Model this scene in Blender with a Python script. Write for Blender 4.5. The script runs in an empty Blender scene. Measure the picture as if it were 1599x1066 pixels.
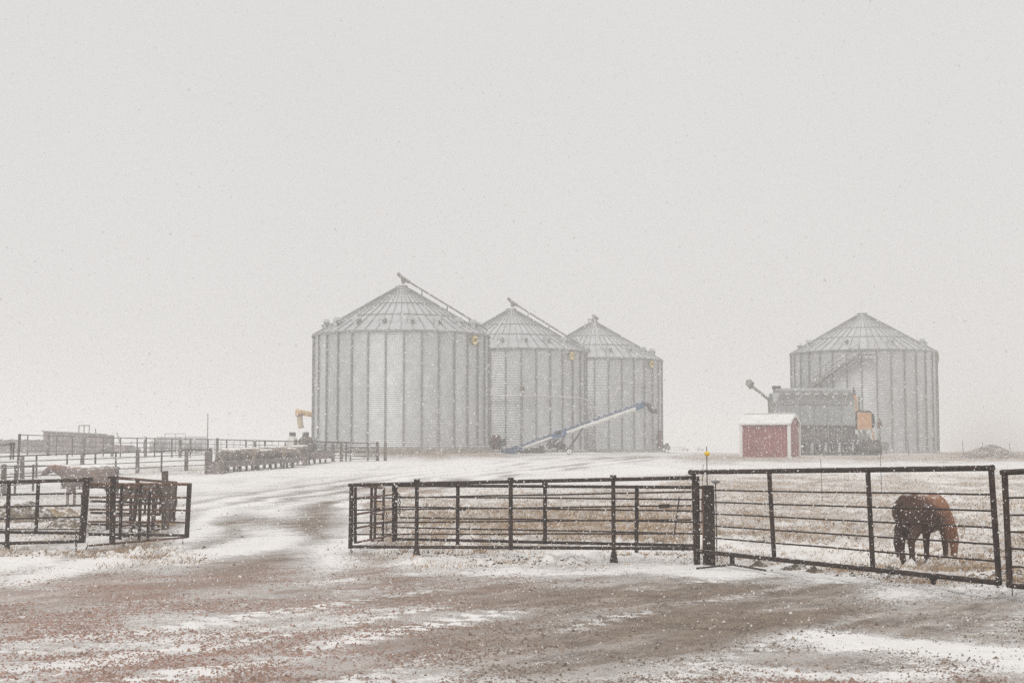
import bpy, bmesh, math, random
import numpy as np
from mathutils import Vector, Matrix
random.seed(7); rng = np.random.default_rng(7)
S = bpy.context.scene
COL = S.collection
R = math.radians

# ------------------------------------------------------------------ camera
EYE = 2.1; F = 2221.0; CX = 799.5; CY = 533.0; HV = 694.0
TH = math.atan((HV - CY) / F)
cam = bpy.data.cameras.new('camera'); co = bpy.data.objects.new('camera', cam); COL.objects.link(co)
co.location = (0, 0, EYE); co.rotation_euler = (math.pi / 2 + TH, 0, 0)
cam.sensor_width = 36; cam.lens = 36 * F / 1599; cam.clip_start = .1; cam.clip_end = 4000
S.camera = co
# ------------------------------------------------------------------ sky, sun, exposure
W = bpy.data.worlds.new('World'); S.world = W; W.use_nodes = True
nt = W.node_tree; nt.nodes.clear()
out = nt.nodes.new('ShaderNodeOutputWorld'); bg = nt.nodes.new('ShaderNodeBackground')
sky = nt.nodes.new('ShaderNodeTexSky'); sky.sky_type = 'NISHITA'; sky.sun_disc = False
SUN_EL, SUN_ROT = 56, 205
sky.sun_elevation = R(SUN_EL); sky.sun_rotation = R(SUN_ROT)
hsv = nt.nodes.new('ShaderNodeHueSaturation'); hsv.inputs['Saturation'].default_value = .1
mx = nt.nodes.new('ShaderNodeMix'); mx.data_type = 'RGBA'; mx.inputs[0].default_value = .96   # a closed, even cloud deck over the clear-sky model
nt.links.new(sky.outputs[0], hsv.inputs['Color']); nt.links.new(hsv.outputs[0], mx.inputs[6])
tc = nt.nodes.new('ShaderNodeTexCoord'); nz = nt.nodes.new('ShaderNodeTexNoise'); nz.inputs['Scale'].default_value = 1.6; nz.inputs['Detail'].default_value = 3
nt.links.new(tc.outputs['Generated'], nz.inputs['Vector'])
cr = nt.nodes.new('ShaderNodeValToRGB')
cr.color_ramp.elements[0].position = .25; cr.color_ramp.elements[1].position = .75
cr.color_ramp.elements[0].color = (6.45, 6.34, 6.24, 1); cr.color_ramp.elements[1].color = (6.95, 6.84, 6.75, 1)
nt.links.new(nz.outputs[0], cr.inputs[0]); nt.links.new(cr.outputs[0], mx.inputs[7])
nt.links.new(mx.outputs[2], bg.inputs['Color']); bg.inputs['Strength'].default_value = .110
nt.links.new(bg.outputs[0], out.inputs['Surface'])
sl = bpy.data.lights.new('sun', 'SUN'); sl.energy = 1.5; sl.angle = R(25); sl.color = (1, .965, .92)
so = bpy.data.objects.new('sun', sl); COL.objects.link(so)
sd = Vector((math.sin(R(SUN_ROT)) * math.cos(R(SUN_EL)), math.cos(R(SUN_ROT)) * math.cos(R(SUN_EL)), math.sin(R(SUN_EL))))
so.rotation_euler = sd.to_track_quat('Z', 'Y').to_euler()
vs = S.view_settings; vs.view_transform = 'Standard'; vs.look = 'None'; vs.exposure = 0.0; vs.gamma = 1; vs.use_curve_mapping = False
S.cycles.volume_bounces = 2; S.cycles.max_bounces = 6; S.cycles.diffuse_bounces = 3; S.cycles.use_denoising = False

# ------------------------------------------------------------------ measuring helpers
def P(u, v, Y):
    a = CY - v
    dy = F * math.cos(TH) - a * math.sin(TH); dz = F * math.sin(TH) + a * math.cos(TH)
    k = Y / dy
    return Vector(((u - CX) * k, Y, EYE + dz * k))
_ty = np.array([-60, 10, 18, 24, 28, 42, 60, 72, 85, 96, 106, 116, 150, 220, 400, 1300.])
_tz = np.array([.25, .2, .16, .07, -.06, -.1, -.1, .08, .42, .78, 1.05, 1.2, 1.2, .95, .2, -4.])
_fy = np.linspace(-60, 1300, 6801); _fz = np.interp(_fy, _ty, _tz)
_k = np.hanning(41); _k /= _k.sum(); _fz = np.convolve(np.pad(_fz, 20, 'edge'), _k, 'valid')
def vnoise(x, y, seed=0):
    x = np.asarray(x, float); y = np.asarray(y, float)
    xi = np.floor(x).astype(np.int64); yi = np.floor(y).astype(np.int64); fx = x - xi; fy = y - yi
    fx = fx * fx * (3 - 2 * fx); fy = fy * fy * (3 - 2 * fy)
    def h(a, b):
        n = (a * 374761393 + b * 668265263 + seed * 1442695041) & 0xffffffff
        n = ((n ^ (n >> 13)) * 1274126177) & 0xffffffff
        return ((n ^ (n >> 16)) & 0xffff) / 65535.0
    return (h(xi, yi) * (1 - fx) + h(xi + 1, yi) * fx) * (1 - fy) + (h(xi, yi + 1) * (1 - fx) + h(xi + 1, yi + 1) * fx) * fy
def fbm(x, y, o=4, seed=0):
    s = 0; a = .5; t = 0
    for i in range(o):
        s = s + a * vnoise(x * 2 ** i, y * 2 ** i, seed + i); t += a; a *= .5
    return s / t
BINS = [(626.5, 117.0), (798.5, 136.0), (927.0, 150.0), (1348.5, 144.0)]
BXY = [((u - CX) / F * d, d) for u, d in BINS]
def hz(x, y):
    x = np.asarray(x, float); y = np.asarray(y, float)
    z = np.interp(y, _fy, _fz)
    for (bx, by), top in zip(BXY, (.30, .2, .15, .1)):      # gravel pads the bins stand on
        r = np.hypot(x - bx, y - by); z = z + top * np.clip((10.2 - r) / 2.4, 0, 1)
    return z
def gz(x, y): return float(hz(x, y))
def Gd(u, Y, dz=0):
    x = (u - CX) / F * Y
    return Vector((x, Y, gz(x, Y) + dz))

# ------------------------------------------------------------------ materials
def mat(name, c, rough=.7, metal=0, var=.12, scale=6, c2=None, bump=0, bscale=None, snow=0, spec=.4, detail=5):
    m = bpy.data.materials.new(name); m.use_nodes = True; n = m.node_tree.nodes; L = m.node_tree.links
    b = n['Principled BSDF']; b.inputs['Roughness'].default_value = rough; b.inputs['Metallic'].default_value = metal
    b.inputs['Specular IOR Level'].default_value = spec
    t = n.new('ShaderNodeTexCoord'); z = n.new('ShaderNodeTexNoise'); z.inputs['Scale'].default_value = scale; z.inputs['Detail'].default_value = detail
    L.new(t.outputs['Object'], z.inputs['Vector'])
    r = n.new('ShaderNodeValToRGB'); r.color_ramp.elements[0].position = .32; r.color_ramp.elements[1].position = .68
    c2 = c2 or tuple(min(1, x * (1 + 2 * var)) for x in c)
    r.color_ramp.elements[0].color = (*[x * (1 - var) for x in c], 1); r.color_ramp.elements[1].color = (*c2, 1)
    L.new(z.outputs[0], r.inputs[0]); col = r.outputs[0]
    if snow:
        g = n.new('ShaderNodeNewGeometry'); s = n.new('ShaderNodeSeparateXYZ'); L.new(g.outputs['Normal'], s.inputs[0])
        z2 = n.new('ShaderNodeTexNoise'); z2.inputs['Scale'].default_value = 9; z2.inputs['Detail'].default_value = 6; L.new(t.outputs['Object'], z2.inputs['Vector'])
        a = n.new('ShaderNodeMath'); a.operation = 'MULTIPLY_ADD'; L.new(z2.outputs[0], a.inputs[0]); a.inputs[1].default_value = .9; L.new(s.outputs[2], a.inputs[2])
        mr = n.new('ShaderNodeMapRange'); mr.inputs['From Min'].default_value = 1.55 - snow; mr.inputs['From Max'].default_value = 1.85 - snow
        L.new(a.outputs[0], mr.inputs[0])
        k = n.new('ShaderNodeMix'); k.data_type = 'RGBA'; L.new(mr.outputs[0], k.inputs[0]); L.new(col, k.inputs[6]); k.inputs[7].default_value = (.8, .79, .78, 1)
        col = k.outputs[2]
        iv = n.new('ShaderNodeMath'); iv.operation = 'MULTIPLY_ADD'; L.new(mr.outputs[0], iv.inputs[0]); iv.inputs[1].default_value = -metal; iv.inputs[2].default_value = metal
        L.new(iv.outputs[0], b.inputs['Metallic'])
    L.new(col, b.inputs['Base Color'])
    if bump:
        z3 = n.new('ShaderNodeTexNoise'); z3.inputs['Scale'].default_value = bscale or scale * 4; L.new(t.outputs['Object'], z3.inputs['Vector'])
        bp = n.new('ShaderNodeBump'); bp.inputs['Strength'].default_value = bump; bp.inputs['Distance'].default_value = .02
        L.new(z3.outputs[0], bp.inputs['Height']); L.new(bp.outputs[0], b.inputs['Normal'])
    return m
M = dict(
    galv=mat('galvanised_sheet', (.55, .565, .57), .45, .4, .08, 1.1),
    galv_roof=mat('galvanised_roof', (.50, .515, .52), .5, .35, .12, 1.4, snow=.0),
    stiff=mat('galvanised_stiffener', (.25, .245, .235), .55, .4, .15, 3),
    seam=mat('roof_seam_steel', (.27, .27, .265), .55, .4, .15, 3),
    dull=mat('dull_grey_steel', (.24, .235, .22), .6, .3, .15, 4),
    duct=mat('pale_painted_pipe', (.55, .54, .51), .5, .1, .08, 3),
    concrete=mat('concrete', (.30, .275, .245), .9, 0, .2, 2.5, bump=.3),
    pipe=mat('dark_pipe_steel', (.020, .015, .013), .65, .2, .35, 12, c2=(.075, .045, .033), bump=.3, snow=.22),
    rust=mat('rusty_rod', (.12, .055, .032), .8, .1, .35, 14, c2=(.22, .11, .07)),
    fpipe=mat('weathered_fence_pipe', (.055, .042, .038), .8, .1, .25, 3, c2=(.10, .075, .06)),
    wood=mat('weathered_wood', (.11, .085, .07), .9, 0, .3, 5, c2=(.20, .165, .14), bump=.4),
    creo=mat('dark_timber', (.025, .020, .017), .9, 0, .3, 9, c2=(.065, .045, .034), bump=.5),
    red=mat('red_siding', (.27, .06, .055), .6, 0, .12, 2, c2=(.33, .09, .085)),
    white=mat('white_trim', (.72, .72, .70), .6, 0, .05, 2),
    blue=mat('blue_paint', (.055, .11, .22), .55, 0, .2, 3, c2=(.11, .17, .28)),
    tubew=mat('white_auger_tube', (.62, .62, .60), .5, 0, .1, 3),
    black=mat('black_rubber', (.02, .02, .02), .7, 0, .2, 6),
    dark=mat('dark_machinery', (.05, .045, .042), .8, .1, .4, 2.5, c2=(.15, .13, .12)),
    dryer=mat('dryer_sheet_grey', (.32, .335, .335), .55, .3, .1, 1.2),
    perf=mat('dryer_screen', (.11, .095, .09), .8, .2, .3, 5, c2=(.21, .19, .185)),
    orange=mat('orange_paint', (.54, .28, .13), .6, 0, .15, 3, c2=(.64, .37, .19)),
    yellow=mat('yellow_paint', (.66, .42, .15), .6, 0, .15, 3, c2=(.72, .55, .32)),
    tan=mat('tan_canvas', (.46, .38, .25), .85, 0, .15, 3),
    maroon=mat('maroon_paint', (.22, .05, .06), .6, 0, .1, 3),
    gold=mat('gold_lettering', (.22, .12, .02), .6, 0, .1, 3),
    cream=mat('cream_sign', (.80, .66, .30), .6, 0, .05, 3),
    hay=mat('old_hay', (.22, .165, .10), 1, 0, .45, 4, c2=(.42, .31, .19), bump=.8, snow=.28, detail=10),
    haygrey=mat('grey_muck', (.12, .10, .08), 1, 0, .4, 5, c2=(.25, .205, .155), bump=.8, snow=.30, detail=10),
    shed=mat('weathered_board', (.17, .135, .125), .9, 0, .2, 1.6, c2=(.25, .205, .19)),
    barn=mat('pale_barn_sheet', (.34, .36, .35), .7, .1, .1, .8),
    bush=mat('bare_brush', (.09, .07, .06), 1, 0, .4, 3, c2=(.17, .14, .12)),
    insul=mat('yellow_plastic', (.85, .55, .02), .5, 0, .05, 3),
    glass=mat('dark_glass', (.04, .045, .05), .2, 0, .1, 3),
    soil=mat('bare_soil', (.15, .12, .10), 1, 0, .3, 3, c2=(.25, .205, .175), bump=.6, snow=.22),
    snowm=mat('settled_snow', (.82, .81, .80), .9, 0, .02, 4),
)

def vary(m, amt):   # every sheet left the mill a slightly different grey
    n = m.node_tree.nodes; L = m.node_tree.links; b = n['Principled BSDF']; src = b.inputs['Base Color'].links[0].from_socket
    oi = n.new('ShaderNodeObjectInfo'); mr = n.new('ShaderNodeMapRange'); mr.inputs[3].default_value = 1 - amt; mr.inputs[4].default_value = 1 + amt * .6
    L.new(oi.outputs['Random'], mr.inputs[0]); v = n.new('ShaderNodeVectorMath'); v.operation = 'SCALE'; L.new(src, v.inputs[0]); L.new(mr.outputs[0], v.inputs['Scale']); L.new(v.outputs[0], b.inputs['Base Color'])
for k_, a_ in (('galv', .11), ('galv_roof', .10), ('red', .12), ('shed', .16), ('dryer', .10), ('perf', .15), ('stiff', .12)): vary(M[k_], a_)
# ------------------------------------------------------------------ mesh helpers
def frame(d):
    d = d.normalized(); a = Vector((0, 0, 1)) if abs(d.z) < .95 else Vector((1, 0, 0))
    x = d.cross(a).normalized(); return x, x.cross(d).normalized()
class MB:
    def __init__(s): s.v = []; s.f = []; s.sm = []
    def add(s, vs, fs, smooth=False):
        o = len(s.v); s.v += [Vector(v) for v in vs]; s.f += [tuple(i + o for i in f) for f in fs]; s.sm += [smooth] * len(fs); return s
    def tube(s, p, q, r, r2=None, n=8, cap=True):
        p = Vector(p); q = Vector(q); r2 = r if r2 is None else r2; x, y = frame(q - p); vs = []
        for c, rr in ((p, r), (q, r2)):
            for i in range(n):
                a = 2 * math.pi * i / n; vs.append(c + (x * math.cos(a) + y * math.sin(a)) * rr)
        s.add(vs, [(i, i + n, (i + 1) % n + n, (i + 1) % n) for i in range(n)], n > 5)
        if cap: s.add(vs, [tuple(range(n)), tuple(reversed(range(n, 2 * n)))])
        return s
    def path(s, pts, r, n=8):
        pts = [Vector(p) for p in pts]; rings = []
        for k, p in enumerate(pts):
            d = (pts[min(k + 1, len(pts) - 1)] - pts[max(k - 1, 0)]); x, y = frame(d)
            rings.append([p + (x * math.cos(2 * math.pi * i / n) + y * math.sin(2 * math.pi * i / n)) * r for i in range(n)])
        vs = [v for g in rings for v in g]
        fs = [(k * n + i, (k + 1) * n + i, (k + 1) * n + (i + 1) % n, k * n + (i + 1) % n) for k in range(len(pts) - 1) for i in range(n)]
        s.add(vs, fs, True); s.add(rings[0], [tuple(range(n))]); s.add(rings[-1], [tuple(reversed(range(n)))]); return s
    def box(s, c, sz, rot=None, taper=1):
        c = Vector(c); vs = []
        for i in range(8):
            k = taper if i & 4 else 1
            v = Vector(((.5 if i & 1 else -.5) * sz[0] * k, (.5 if i & 2 else -.5) * sz[1] * k, (.5 if i & 4 else -.5) * sz[2]))
            if rot is not None: v = rot @ v
            vs.append(c + v)
        return s.add(vs, [(0, 2, 3, 1), (4, 5, 7, 6), (0, 1, 5, 4), (2, 6, 7, 3), (0, 4, 6, 2), (1, 3, 7, 5)])
    def bar(s, p, q, w, h=None):
        p = Vector(p); q = Vector(q); x, y = frame(q - p); h = h or w; vs = []
        for c in (p, q):
            for a, b in ((-1, -1), (1, -1), (1, 1), (-1, 1)): vs.append(c + x * a * w / 2 + y * b * h / 2)
        return s.add(vs, [(0, 1, 2, 3), (7, 6, 5, 4), (0, 4, 5, 1), (1, 5, 6, 2), (2, 6, 7, 3), (3, 7, 4, 0)])
    def lathe(s, prof, n=24, c=(0, 0, 0), a0=0, a1=2 * math.pi, smooth=True):
        c = Vector(c); full = abs(a1 - a0 - 2 * math.pi) < 1e-6; m = n if full else n + 1; vs = []
        for r, z in prof:
            for i in range(m):
                a = a0 + (a1 - a0) * i / n; vs.append(c + Vector((r * math.sin(a), -r * math.cos(a), z)))
        fs = []
        for k in range(len(prof) - 1):
            for i in range(n):
                j = (i + 1) % m; fs.append((k * m + i, k * m + j, (k + 1) * m + j, (k + 1) * m + i))
        return s.add(vs, fs, smooth)
    def prism(s, poly, h, axis='y', c=(0, 0, 0)):
        # poly in the x-z plane, thickness h along y
        c = Vector(c); n = len(poly)
        vs = [c + Vector((x, -h / 2, z)) for x, z in poly] + [c + Vector((x, h / 2, z)) for x, z in poly]
        if axis == 'x': vs = [c + Vector((-h / 2, x, z)) for x, z in poly] + [c + Vector((h / 2, x, z)) for x, z in poly]
        return s.add(vs, [tuple(range(n)), tuple(reversed(range(n, 2 * n)))] + [(i, i + n, (i + 1) % n + n, (i + 1) % n) for i in range(n)])
    def mesh(s, name, m, off=None):
        me = bpy.data.meshes.new(name); off = off or Vector((0, 0, 0))
        me.from_pydata([v - off for v in s.v], [], s.f); me.materials.append(M[m] if isinstance(m, str) else m)
        me.polygons.foreach_set('use_smooth', s.sm)
        b = bmesh.new(); b.from_mesh(me); bmesh.ops.recalc_face_normals(b, faces=b.faces); b.to_mesh(me); b.free()
        return me
    def build(s, name, m, parent=None, world=False, label=None):
        off = parent.location.copy() if (world and parent) else None
        o = bpy.data.objects.new(name, s.mesh(name, m, off)); COL.objects.link(o)
        if parent: o.parent = parent
        if label: o['label'] = label
        return o
def link(name, me, parent=None, loc=(0, 0, 0), rot=(0, 0, 0), scale=(1, 1, 1)):
    o = bpy.data.objects.new(name, me); COL.objects.link(o); o.location = loc; o.rotation_euler = rot; o.scale = scale
    if parent: o.parent = parent
    return o
def thing(name, label, cat, loc, rz=0, group=None):
    o = bpy.data.objects.new(name, None); COL.objects.link(o); o.location = loc; o.rotation_euler = (0, 0, rz); o.empty_display_size = .2
    o['label'] = label; o['category'] = cat
    if group: o['group'] = group
    return o
def np_mesh(name, V, Fq, mats, attrs=None, k=4):
    me = bpy.data.meshes.new(name); me.vertices.add(len(V)); me.vertices.foreach_set('co', np.ascontiguousarray(V, dtype=np.float32).ravel())
    me.loops.add(Fq.size); me.loops.foreach_set('vertex_index', np.ascontiguousarray(Fq, dtype=np.int32).ravel())
    me.polygons.add(len(Fq)); me.polygons.foreach_set('loop_start', np.arange(0, Fq.size, k, dtype=np.int32))
    me.update(calc_edges=True)
    for nme, a in (attrs or {}).items():
        if a.ndim == 1:
            at = me.attributes.new(nme, 'FLOAT', 'POINT'); at.data.foreach_set('value', a.astype(np.float32))
        else:
            at = me.attributes.new(nme, 'FLOAT_COLOR', 'POINT'); at.data.foreach_set('color', a.astype(np.float32).ravel())
    for m in mats: me.materials.append(m)
    return me

# ------------------------------------------------------------------ ground: what lies where
def proj(x, y, z):
    c, s = math.cos(TH), math.sin(TH); yy = np.maximum(y, 6.0)
    dz = z - EYE; f = yy * c + dz * s; up = -yy * s + dz * c
    return CX + F * x / f, CY - F * up / f
BL = [(1548, 704, 50, 7, 0, -1.1), (690, 708, 120, 5, 0, -.3),  # u, v, half-width, half-height, tilt deg (rising to the right), change of snow cover
    (430, 815, 100, 9, -4, -.16),
    (600, 763, 90, 5, 4, -.18), (470, 765, 70, 4, 6, -.18), (360, 772, 60, 4, -3, -.16), (700, 748, 120, 4, 3, -.12), (330, 752, 90, 3, 3, -.08),
    (560, 782, 30, 10, 30, .25), (525, 775, 25, 6, -20, .2), (560, 800, 40, 7, -40, .2),
    (350, 838, 60, 8, 4, .25), (470, 826, 120, 5, 2, .15), (530, 838, 80, 6, 0, .12),
    (90, 882, 200, 7, 3, .36), (300, 862, 90, 7, 5, .22), (440, 852, 150, 8, 3, .24), (20, 898, 120, 5, 4, .18),
    (330, 835, 30, 10, 0, -.2), (390, 875, 90, 5, 4, -.15),
    (660, 879, 150, 6, 0, .26), (900, 899, 180, 5, 0, .34), (900, 878, 150, 5, 0, .2), (1100, 896, 140, 8, -4, .28), (1300, 908, 140, 8, -5, .30),
    (1420, 932, 50, 7, 2, .50), (1560, 925, 60, 8, 0, .26), (730, 860, 200, 5, 0, .22), (1000, 866, 90, 7, 0, .3),
    (1150, 861, 60, 8, -8, .3), (1300, 868, 100, 10, -6, .34), (1420, 868, 60, 10, 0, .3), (1300, 735, 200, 6, 0, .18), (1480, 780, 120, 8, 0, .1),
    (1450, 1012, 190, 9, -4, .50), (1560, 1035, 140, 12, -6, .45), (1230, 1040, 110, 6, -3, .34), (1330, 1000, 90, 6, -6, .3), (1180, 1062, 60, 5, 0, .28), (1400, 1050, 200, 6, 0, .25),
    (760, 1060, 110, 6, 0, .30), (610, 1066, 60, 6, 0, .22), (700, 920, 120, 5, 2, .14), (530, 902, 100, 3, 3, .16), (200, 1000, 320, 30, 5, .07), (560, 985, 220, 20, 8, .06), (780, 905, 60, 4, -2, .2),
    (400, 925, 60, 2, 4, .14), (470, 962, 160, 4, 4, .22), (360, 985, 200, 5, 5, .24), (130, 985, 150, 6, 6, .22), (80, 1030, 120, 8, 4, .26), (230, 1015, 120, 7, 6, .26), (430, 1035, 130, 7, 6, .26), (540, 1000, 60, 6, 10, .28),
    (300, 1055, 120, 7, 3, .15), (900, 938, 260, 14, -2, -.22), (620, 930, 160, 9, 3, -.16), (1150, 930, 220, 12, 0, -.24), (950, 985, 280, 26, 0, -.22), (1230, 972, 180, 14, 0, -.24), (150, 925, 200, 10, 4, -.12), (1550, 955, 80, 12, 0, -.05),
]
def road_line():
    pts = [(300, 905), (345, 872), (395, 846), (420, 822), (450, 800), (510, 779), (600, 761), (700, 746), (800, 734), (900, 723), (1000, 714)]; o = []
    for u_, v_ in pts:
        lo, hi = 8.0, 140.0
        for _ in range(40):
            m_ = (lo + hi) / 2
            if proj(np.array((u_ - CX) / F * m_), np.array(m_), hz((u_ - CX) / F * m_, m_))[1] > v_: lo = m_
            else: hi = m_
        o.append(((u_ - CX) / F * lo, lo))
    return o
RL = []
def dist_road(x, y):   # signed distance to the middle of the curving track
    best = np.full(np.shape(x), 1e9); sg = np.zeros(np.shape(x))
    for (ax, ay), (bx, by) in zip(RL, RL[1:]):
        dx, dy = bx - ax, by - ay; L2 = dx * dx + dy * dy; t = np.clip(((x - ax) * dx + (y - ay) * dy) / L2, 0, 1)
        d = np.hypot(x - ax - t * dx, y - ay - t * dy); c = np.sign((x - ax) * dy - (y - ay) * dx); k = d < best
        best = np.where(k, d, best); sg = np.where(k, c, sg)
    return best * sg
def cover(x, y, z):
    u, v = proj(x, y, z)
    if not RL: RL.extend(road_line())
    wob = (fbm(x * .35, y * .35, 4, 3) - .5); u2 = u + wob * 90; v2 = v + (fbm(x * .5 + 9, y * .3, 4, 8) - .5) * np.clip((v - 700) * .22, 3, 40)
    s = np.interp(v2, [690, 706, 716, 735, 755, 780, 830, 880, 905, 930, 1066, 1200], [.84, .76, .74, .80, .76, .74, .74, .62, .42, .36, .37, .40])
    # pasture behind the gates
    edge = 575 + (v - 760) * .15
    past = 1 / (1 + np.exp(-(u2 - edge) / 14)) * 1 / (1 + np.exp(-(v2 - (764 - np.clip((u - 1000) / 90, 0, 1) * 30)) / 3)) * 1 / (1 + np.exp((v2 - 862 - np.clip((u - 1100) / 400, 0, 1) * 40) / 4))
    s = s * (1 - past) + past * (.585 + .05 * np.sin(u * .004))
    grass = past.copy()
    # tan grass strips
    for (a, b, c0, c1, w) in ((1060, 1700, 707, 721, .75), (590, 800, 705, 714, .8), (800, 1040, 708, 713, .35), (660, 1090, 797, 838, .55), (-100, 180, 728, 745, .35), (200, 340, 728, 742, .5)):
        g = w / (1 + np.exp(-(u2 - a) / 12)) / (1 + np.exp((u2 - b) / 12)) / (1 + np.exp(-(v2 - c0) / 1.5)) / (1 + np.exp((v2 - c1) / 1.5))
        s = s - g * .42; grass = np.maximum(grass, g)
    for (bu, bv, ru, rv, t, d) in BL:
        t = R(-t); du = u2 - bu; dv = v2 - bv; a = (du * math.cos(t) + dv * math.sin(t)) / ru; b = (-du * math.sin(t) + dv * math.cos(t)) / rv
        s = s + d * np.exp(-(a * a + b * b) * .7)
    # the curving track: bare crown and two wheel paths with drift between
    dr = dist_road(x + (fbm(x * .12, y * .12, 3, 5) - .5) * 3, y) ; fade = 1 / (1 + np.exp(-(y - 21) / 1.5))
    n_ = fbm(x * .22 + 3, y * .10, 4, 15)
    s = s - fade * (.24 * np.exp(-(dr / 3.1) ** 4) * np.clip(n_ * 2.2 - .45, 0, 1.2) + .36 * (np.exp(-((dr - 1.0) / .36) ** 2) + np.exp(-((dr + 1.1) / .36) ** 2) + .8 * np.exp(-((dr - 2.9) / .3) ** 2) + .8 * np.exp(-((dr + 2.6) / .3) ** 2) + .6 * np.exp(-((dr + 4.6) / .35) ** 2)) * np.clip(n_ * 2.4 - .4, 0, 1))
    s = s + fade * .34 * (np.exp(-((dr - 2.1) / .3) ** 2) + np.exp(-((dr + 1.9) / .28) ** 2) + np.exp(-((dr + 3.7) / .4) ** 2) + .5 * np.exp(-(dr / .3) ** 2)) * np.clip(1.6 - n_ * 1.6, 0, 1)
    # lug marks pressed in by tyres, filled with snow
    ta = math.radians(57); tt = -x * math.sin(ta) + y * math.cos(ta) + (fbm(x * .2, y * .2, 2, 44) - .5) * .5; al = x * math.cos(ta) + y * math.sin(ta)
    for t0, w0, k0 in ((9.0, .26, .7), (9.9, .12, .4), (11.3, .26, .65), (12.3, .15, .45), (7.6, .2, .45), (13.6, .3, .2), (5.4, .25, .25), (3.8, .2, .2)):
        lug = .55 + .45 * np.sign(np.sin(al * 2 * math.pi / .36 + np.sign(tt - t0) * 1.4))
        s = s + k0 * np.exp(-((tt - t0) / w0) ** 2) * lug * np.clip((30 - y) / 10, 0, 1) * np.clip(fbm(x * .7, y * .7, 2, 66) * 2.4 - .5, 0, 1) / (1 + np.exp(-(v - 892) / 6))
    s = s + past * (fbm(x * .8, y * .55, 4, 71) - .5) * .75 + (1 - past) * (fbm(x * .35, y * .22, 4, 73) - .5) * .45 / (1 + np.exp((v - 890) / 12))
    # trodden pen on the left
    pen = 1 / (1 + np.exp((u2 - 285) / 12)) / (1 + np.exp(-(v2 - 770) / 5)) / (1 + np.exp((v2 - 862) / 4)); s = s - pen * .10
    verge = 1 / (1 + np.exp((u2 - 320) / 20)) * np.exp(-((v2 - 868) / 9) ** 2) + 1 / (1 + np.exp(-(u2 - 560) / 30)) * np.exp(-((v2 - 876 - np.clip((u2 - 1100) / 400, 0, 1) * 30) / 10) ** 2)
    s = s - verge * .06; grass = np.maximum(grass, verge * .7 + pen * .3)
    redd = 1 / (1 + np.exp((u - 760 + (v - 900) * 1.2) / 110)) / (1 + np.exp(-(v - 880) / 14))
    redd = np.maximum(redd, np.exp(-((u - 1330) / 240) ** 2 - ((v - 1066) / 22) ** 2) * .9)
    return s, np.clip(grass * (.55 + .9 * fbm(x * .5, y * .4, 3, 23)), 0, 1), np.clip(redd * (.35 + .9 * fbm(x * .6, y * .6, 3, 21)), 0, 1), u, v
def ground_grid():
    inv = np.linspace(1 / 9.0, 1 / 150.0, 620); ys = np.concatenate([np.array([-55, -30, -12, 0, 5, 7.5]), 1 / inv, np.geomspace(156, 1290, 50)])
    us = np.concatenate([-np.geomspace(4.0, .52, 14), np.linspace(-.47, .47, 580), np.geomspace(.52, 4.0, 14)])
    w = np.maximum(ys + 6, 12.0)
    X = us[None, :] * (w * np.where(ys > 150, 1, 1))[:, None]; Y = np.repeat(ys[:, None], len(us), 1)
    X = X.copy(); Z = hz(X, Y); s, g, rd, u, v = cover(X, Y, Z)
    near = np.clip((130 - Y) / 90, 0, 1)
    # ruts, clods, small drifts
    ang = .42; rx = X * math.cos(ang) + Y * math.sin(ang)
    rut = (fbm(X * .25 + Y * .05, Y * 1.1, 4, 31) - .5) * .10
    clod = np.clip(fbm(X * 5.5, Y * 3.2, 3, 41) - .54, 0, 1) * .5 * np.clip(.12 + g, 0, 1) * np.clip((905 - v) / 20, .15, 1)
    fine = (fbm(X * 14, Y * 9, 3, 51) - .5) * .035
    drift = np.clip(s - .5, 0, .4) * (fbm(X * .8, Y * 1.6, 4, 61) - .3) * .12
    Z = Z + near * (rut + clod + fine + drift)
    return X, Y, Z, s, g, rd, u, v
gX, gY, gZ, gS, gG, gR, gU, gV = ground_grid()
nr, nc = gX.shape
V = np.stack([gX.ravel(), gY.ravel(), gZ.ravel()], 1)
idx = np.arange(nr * nc).reshape(nr, nc)
Q = np.stack([idx[:-1, :-1], idx[:-1, 1:], idx[1:, 1:], idx[1:, :-1]], -1).reshape(-1, 4)
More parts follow.
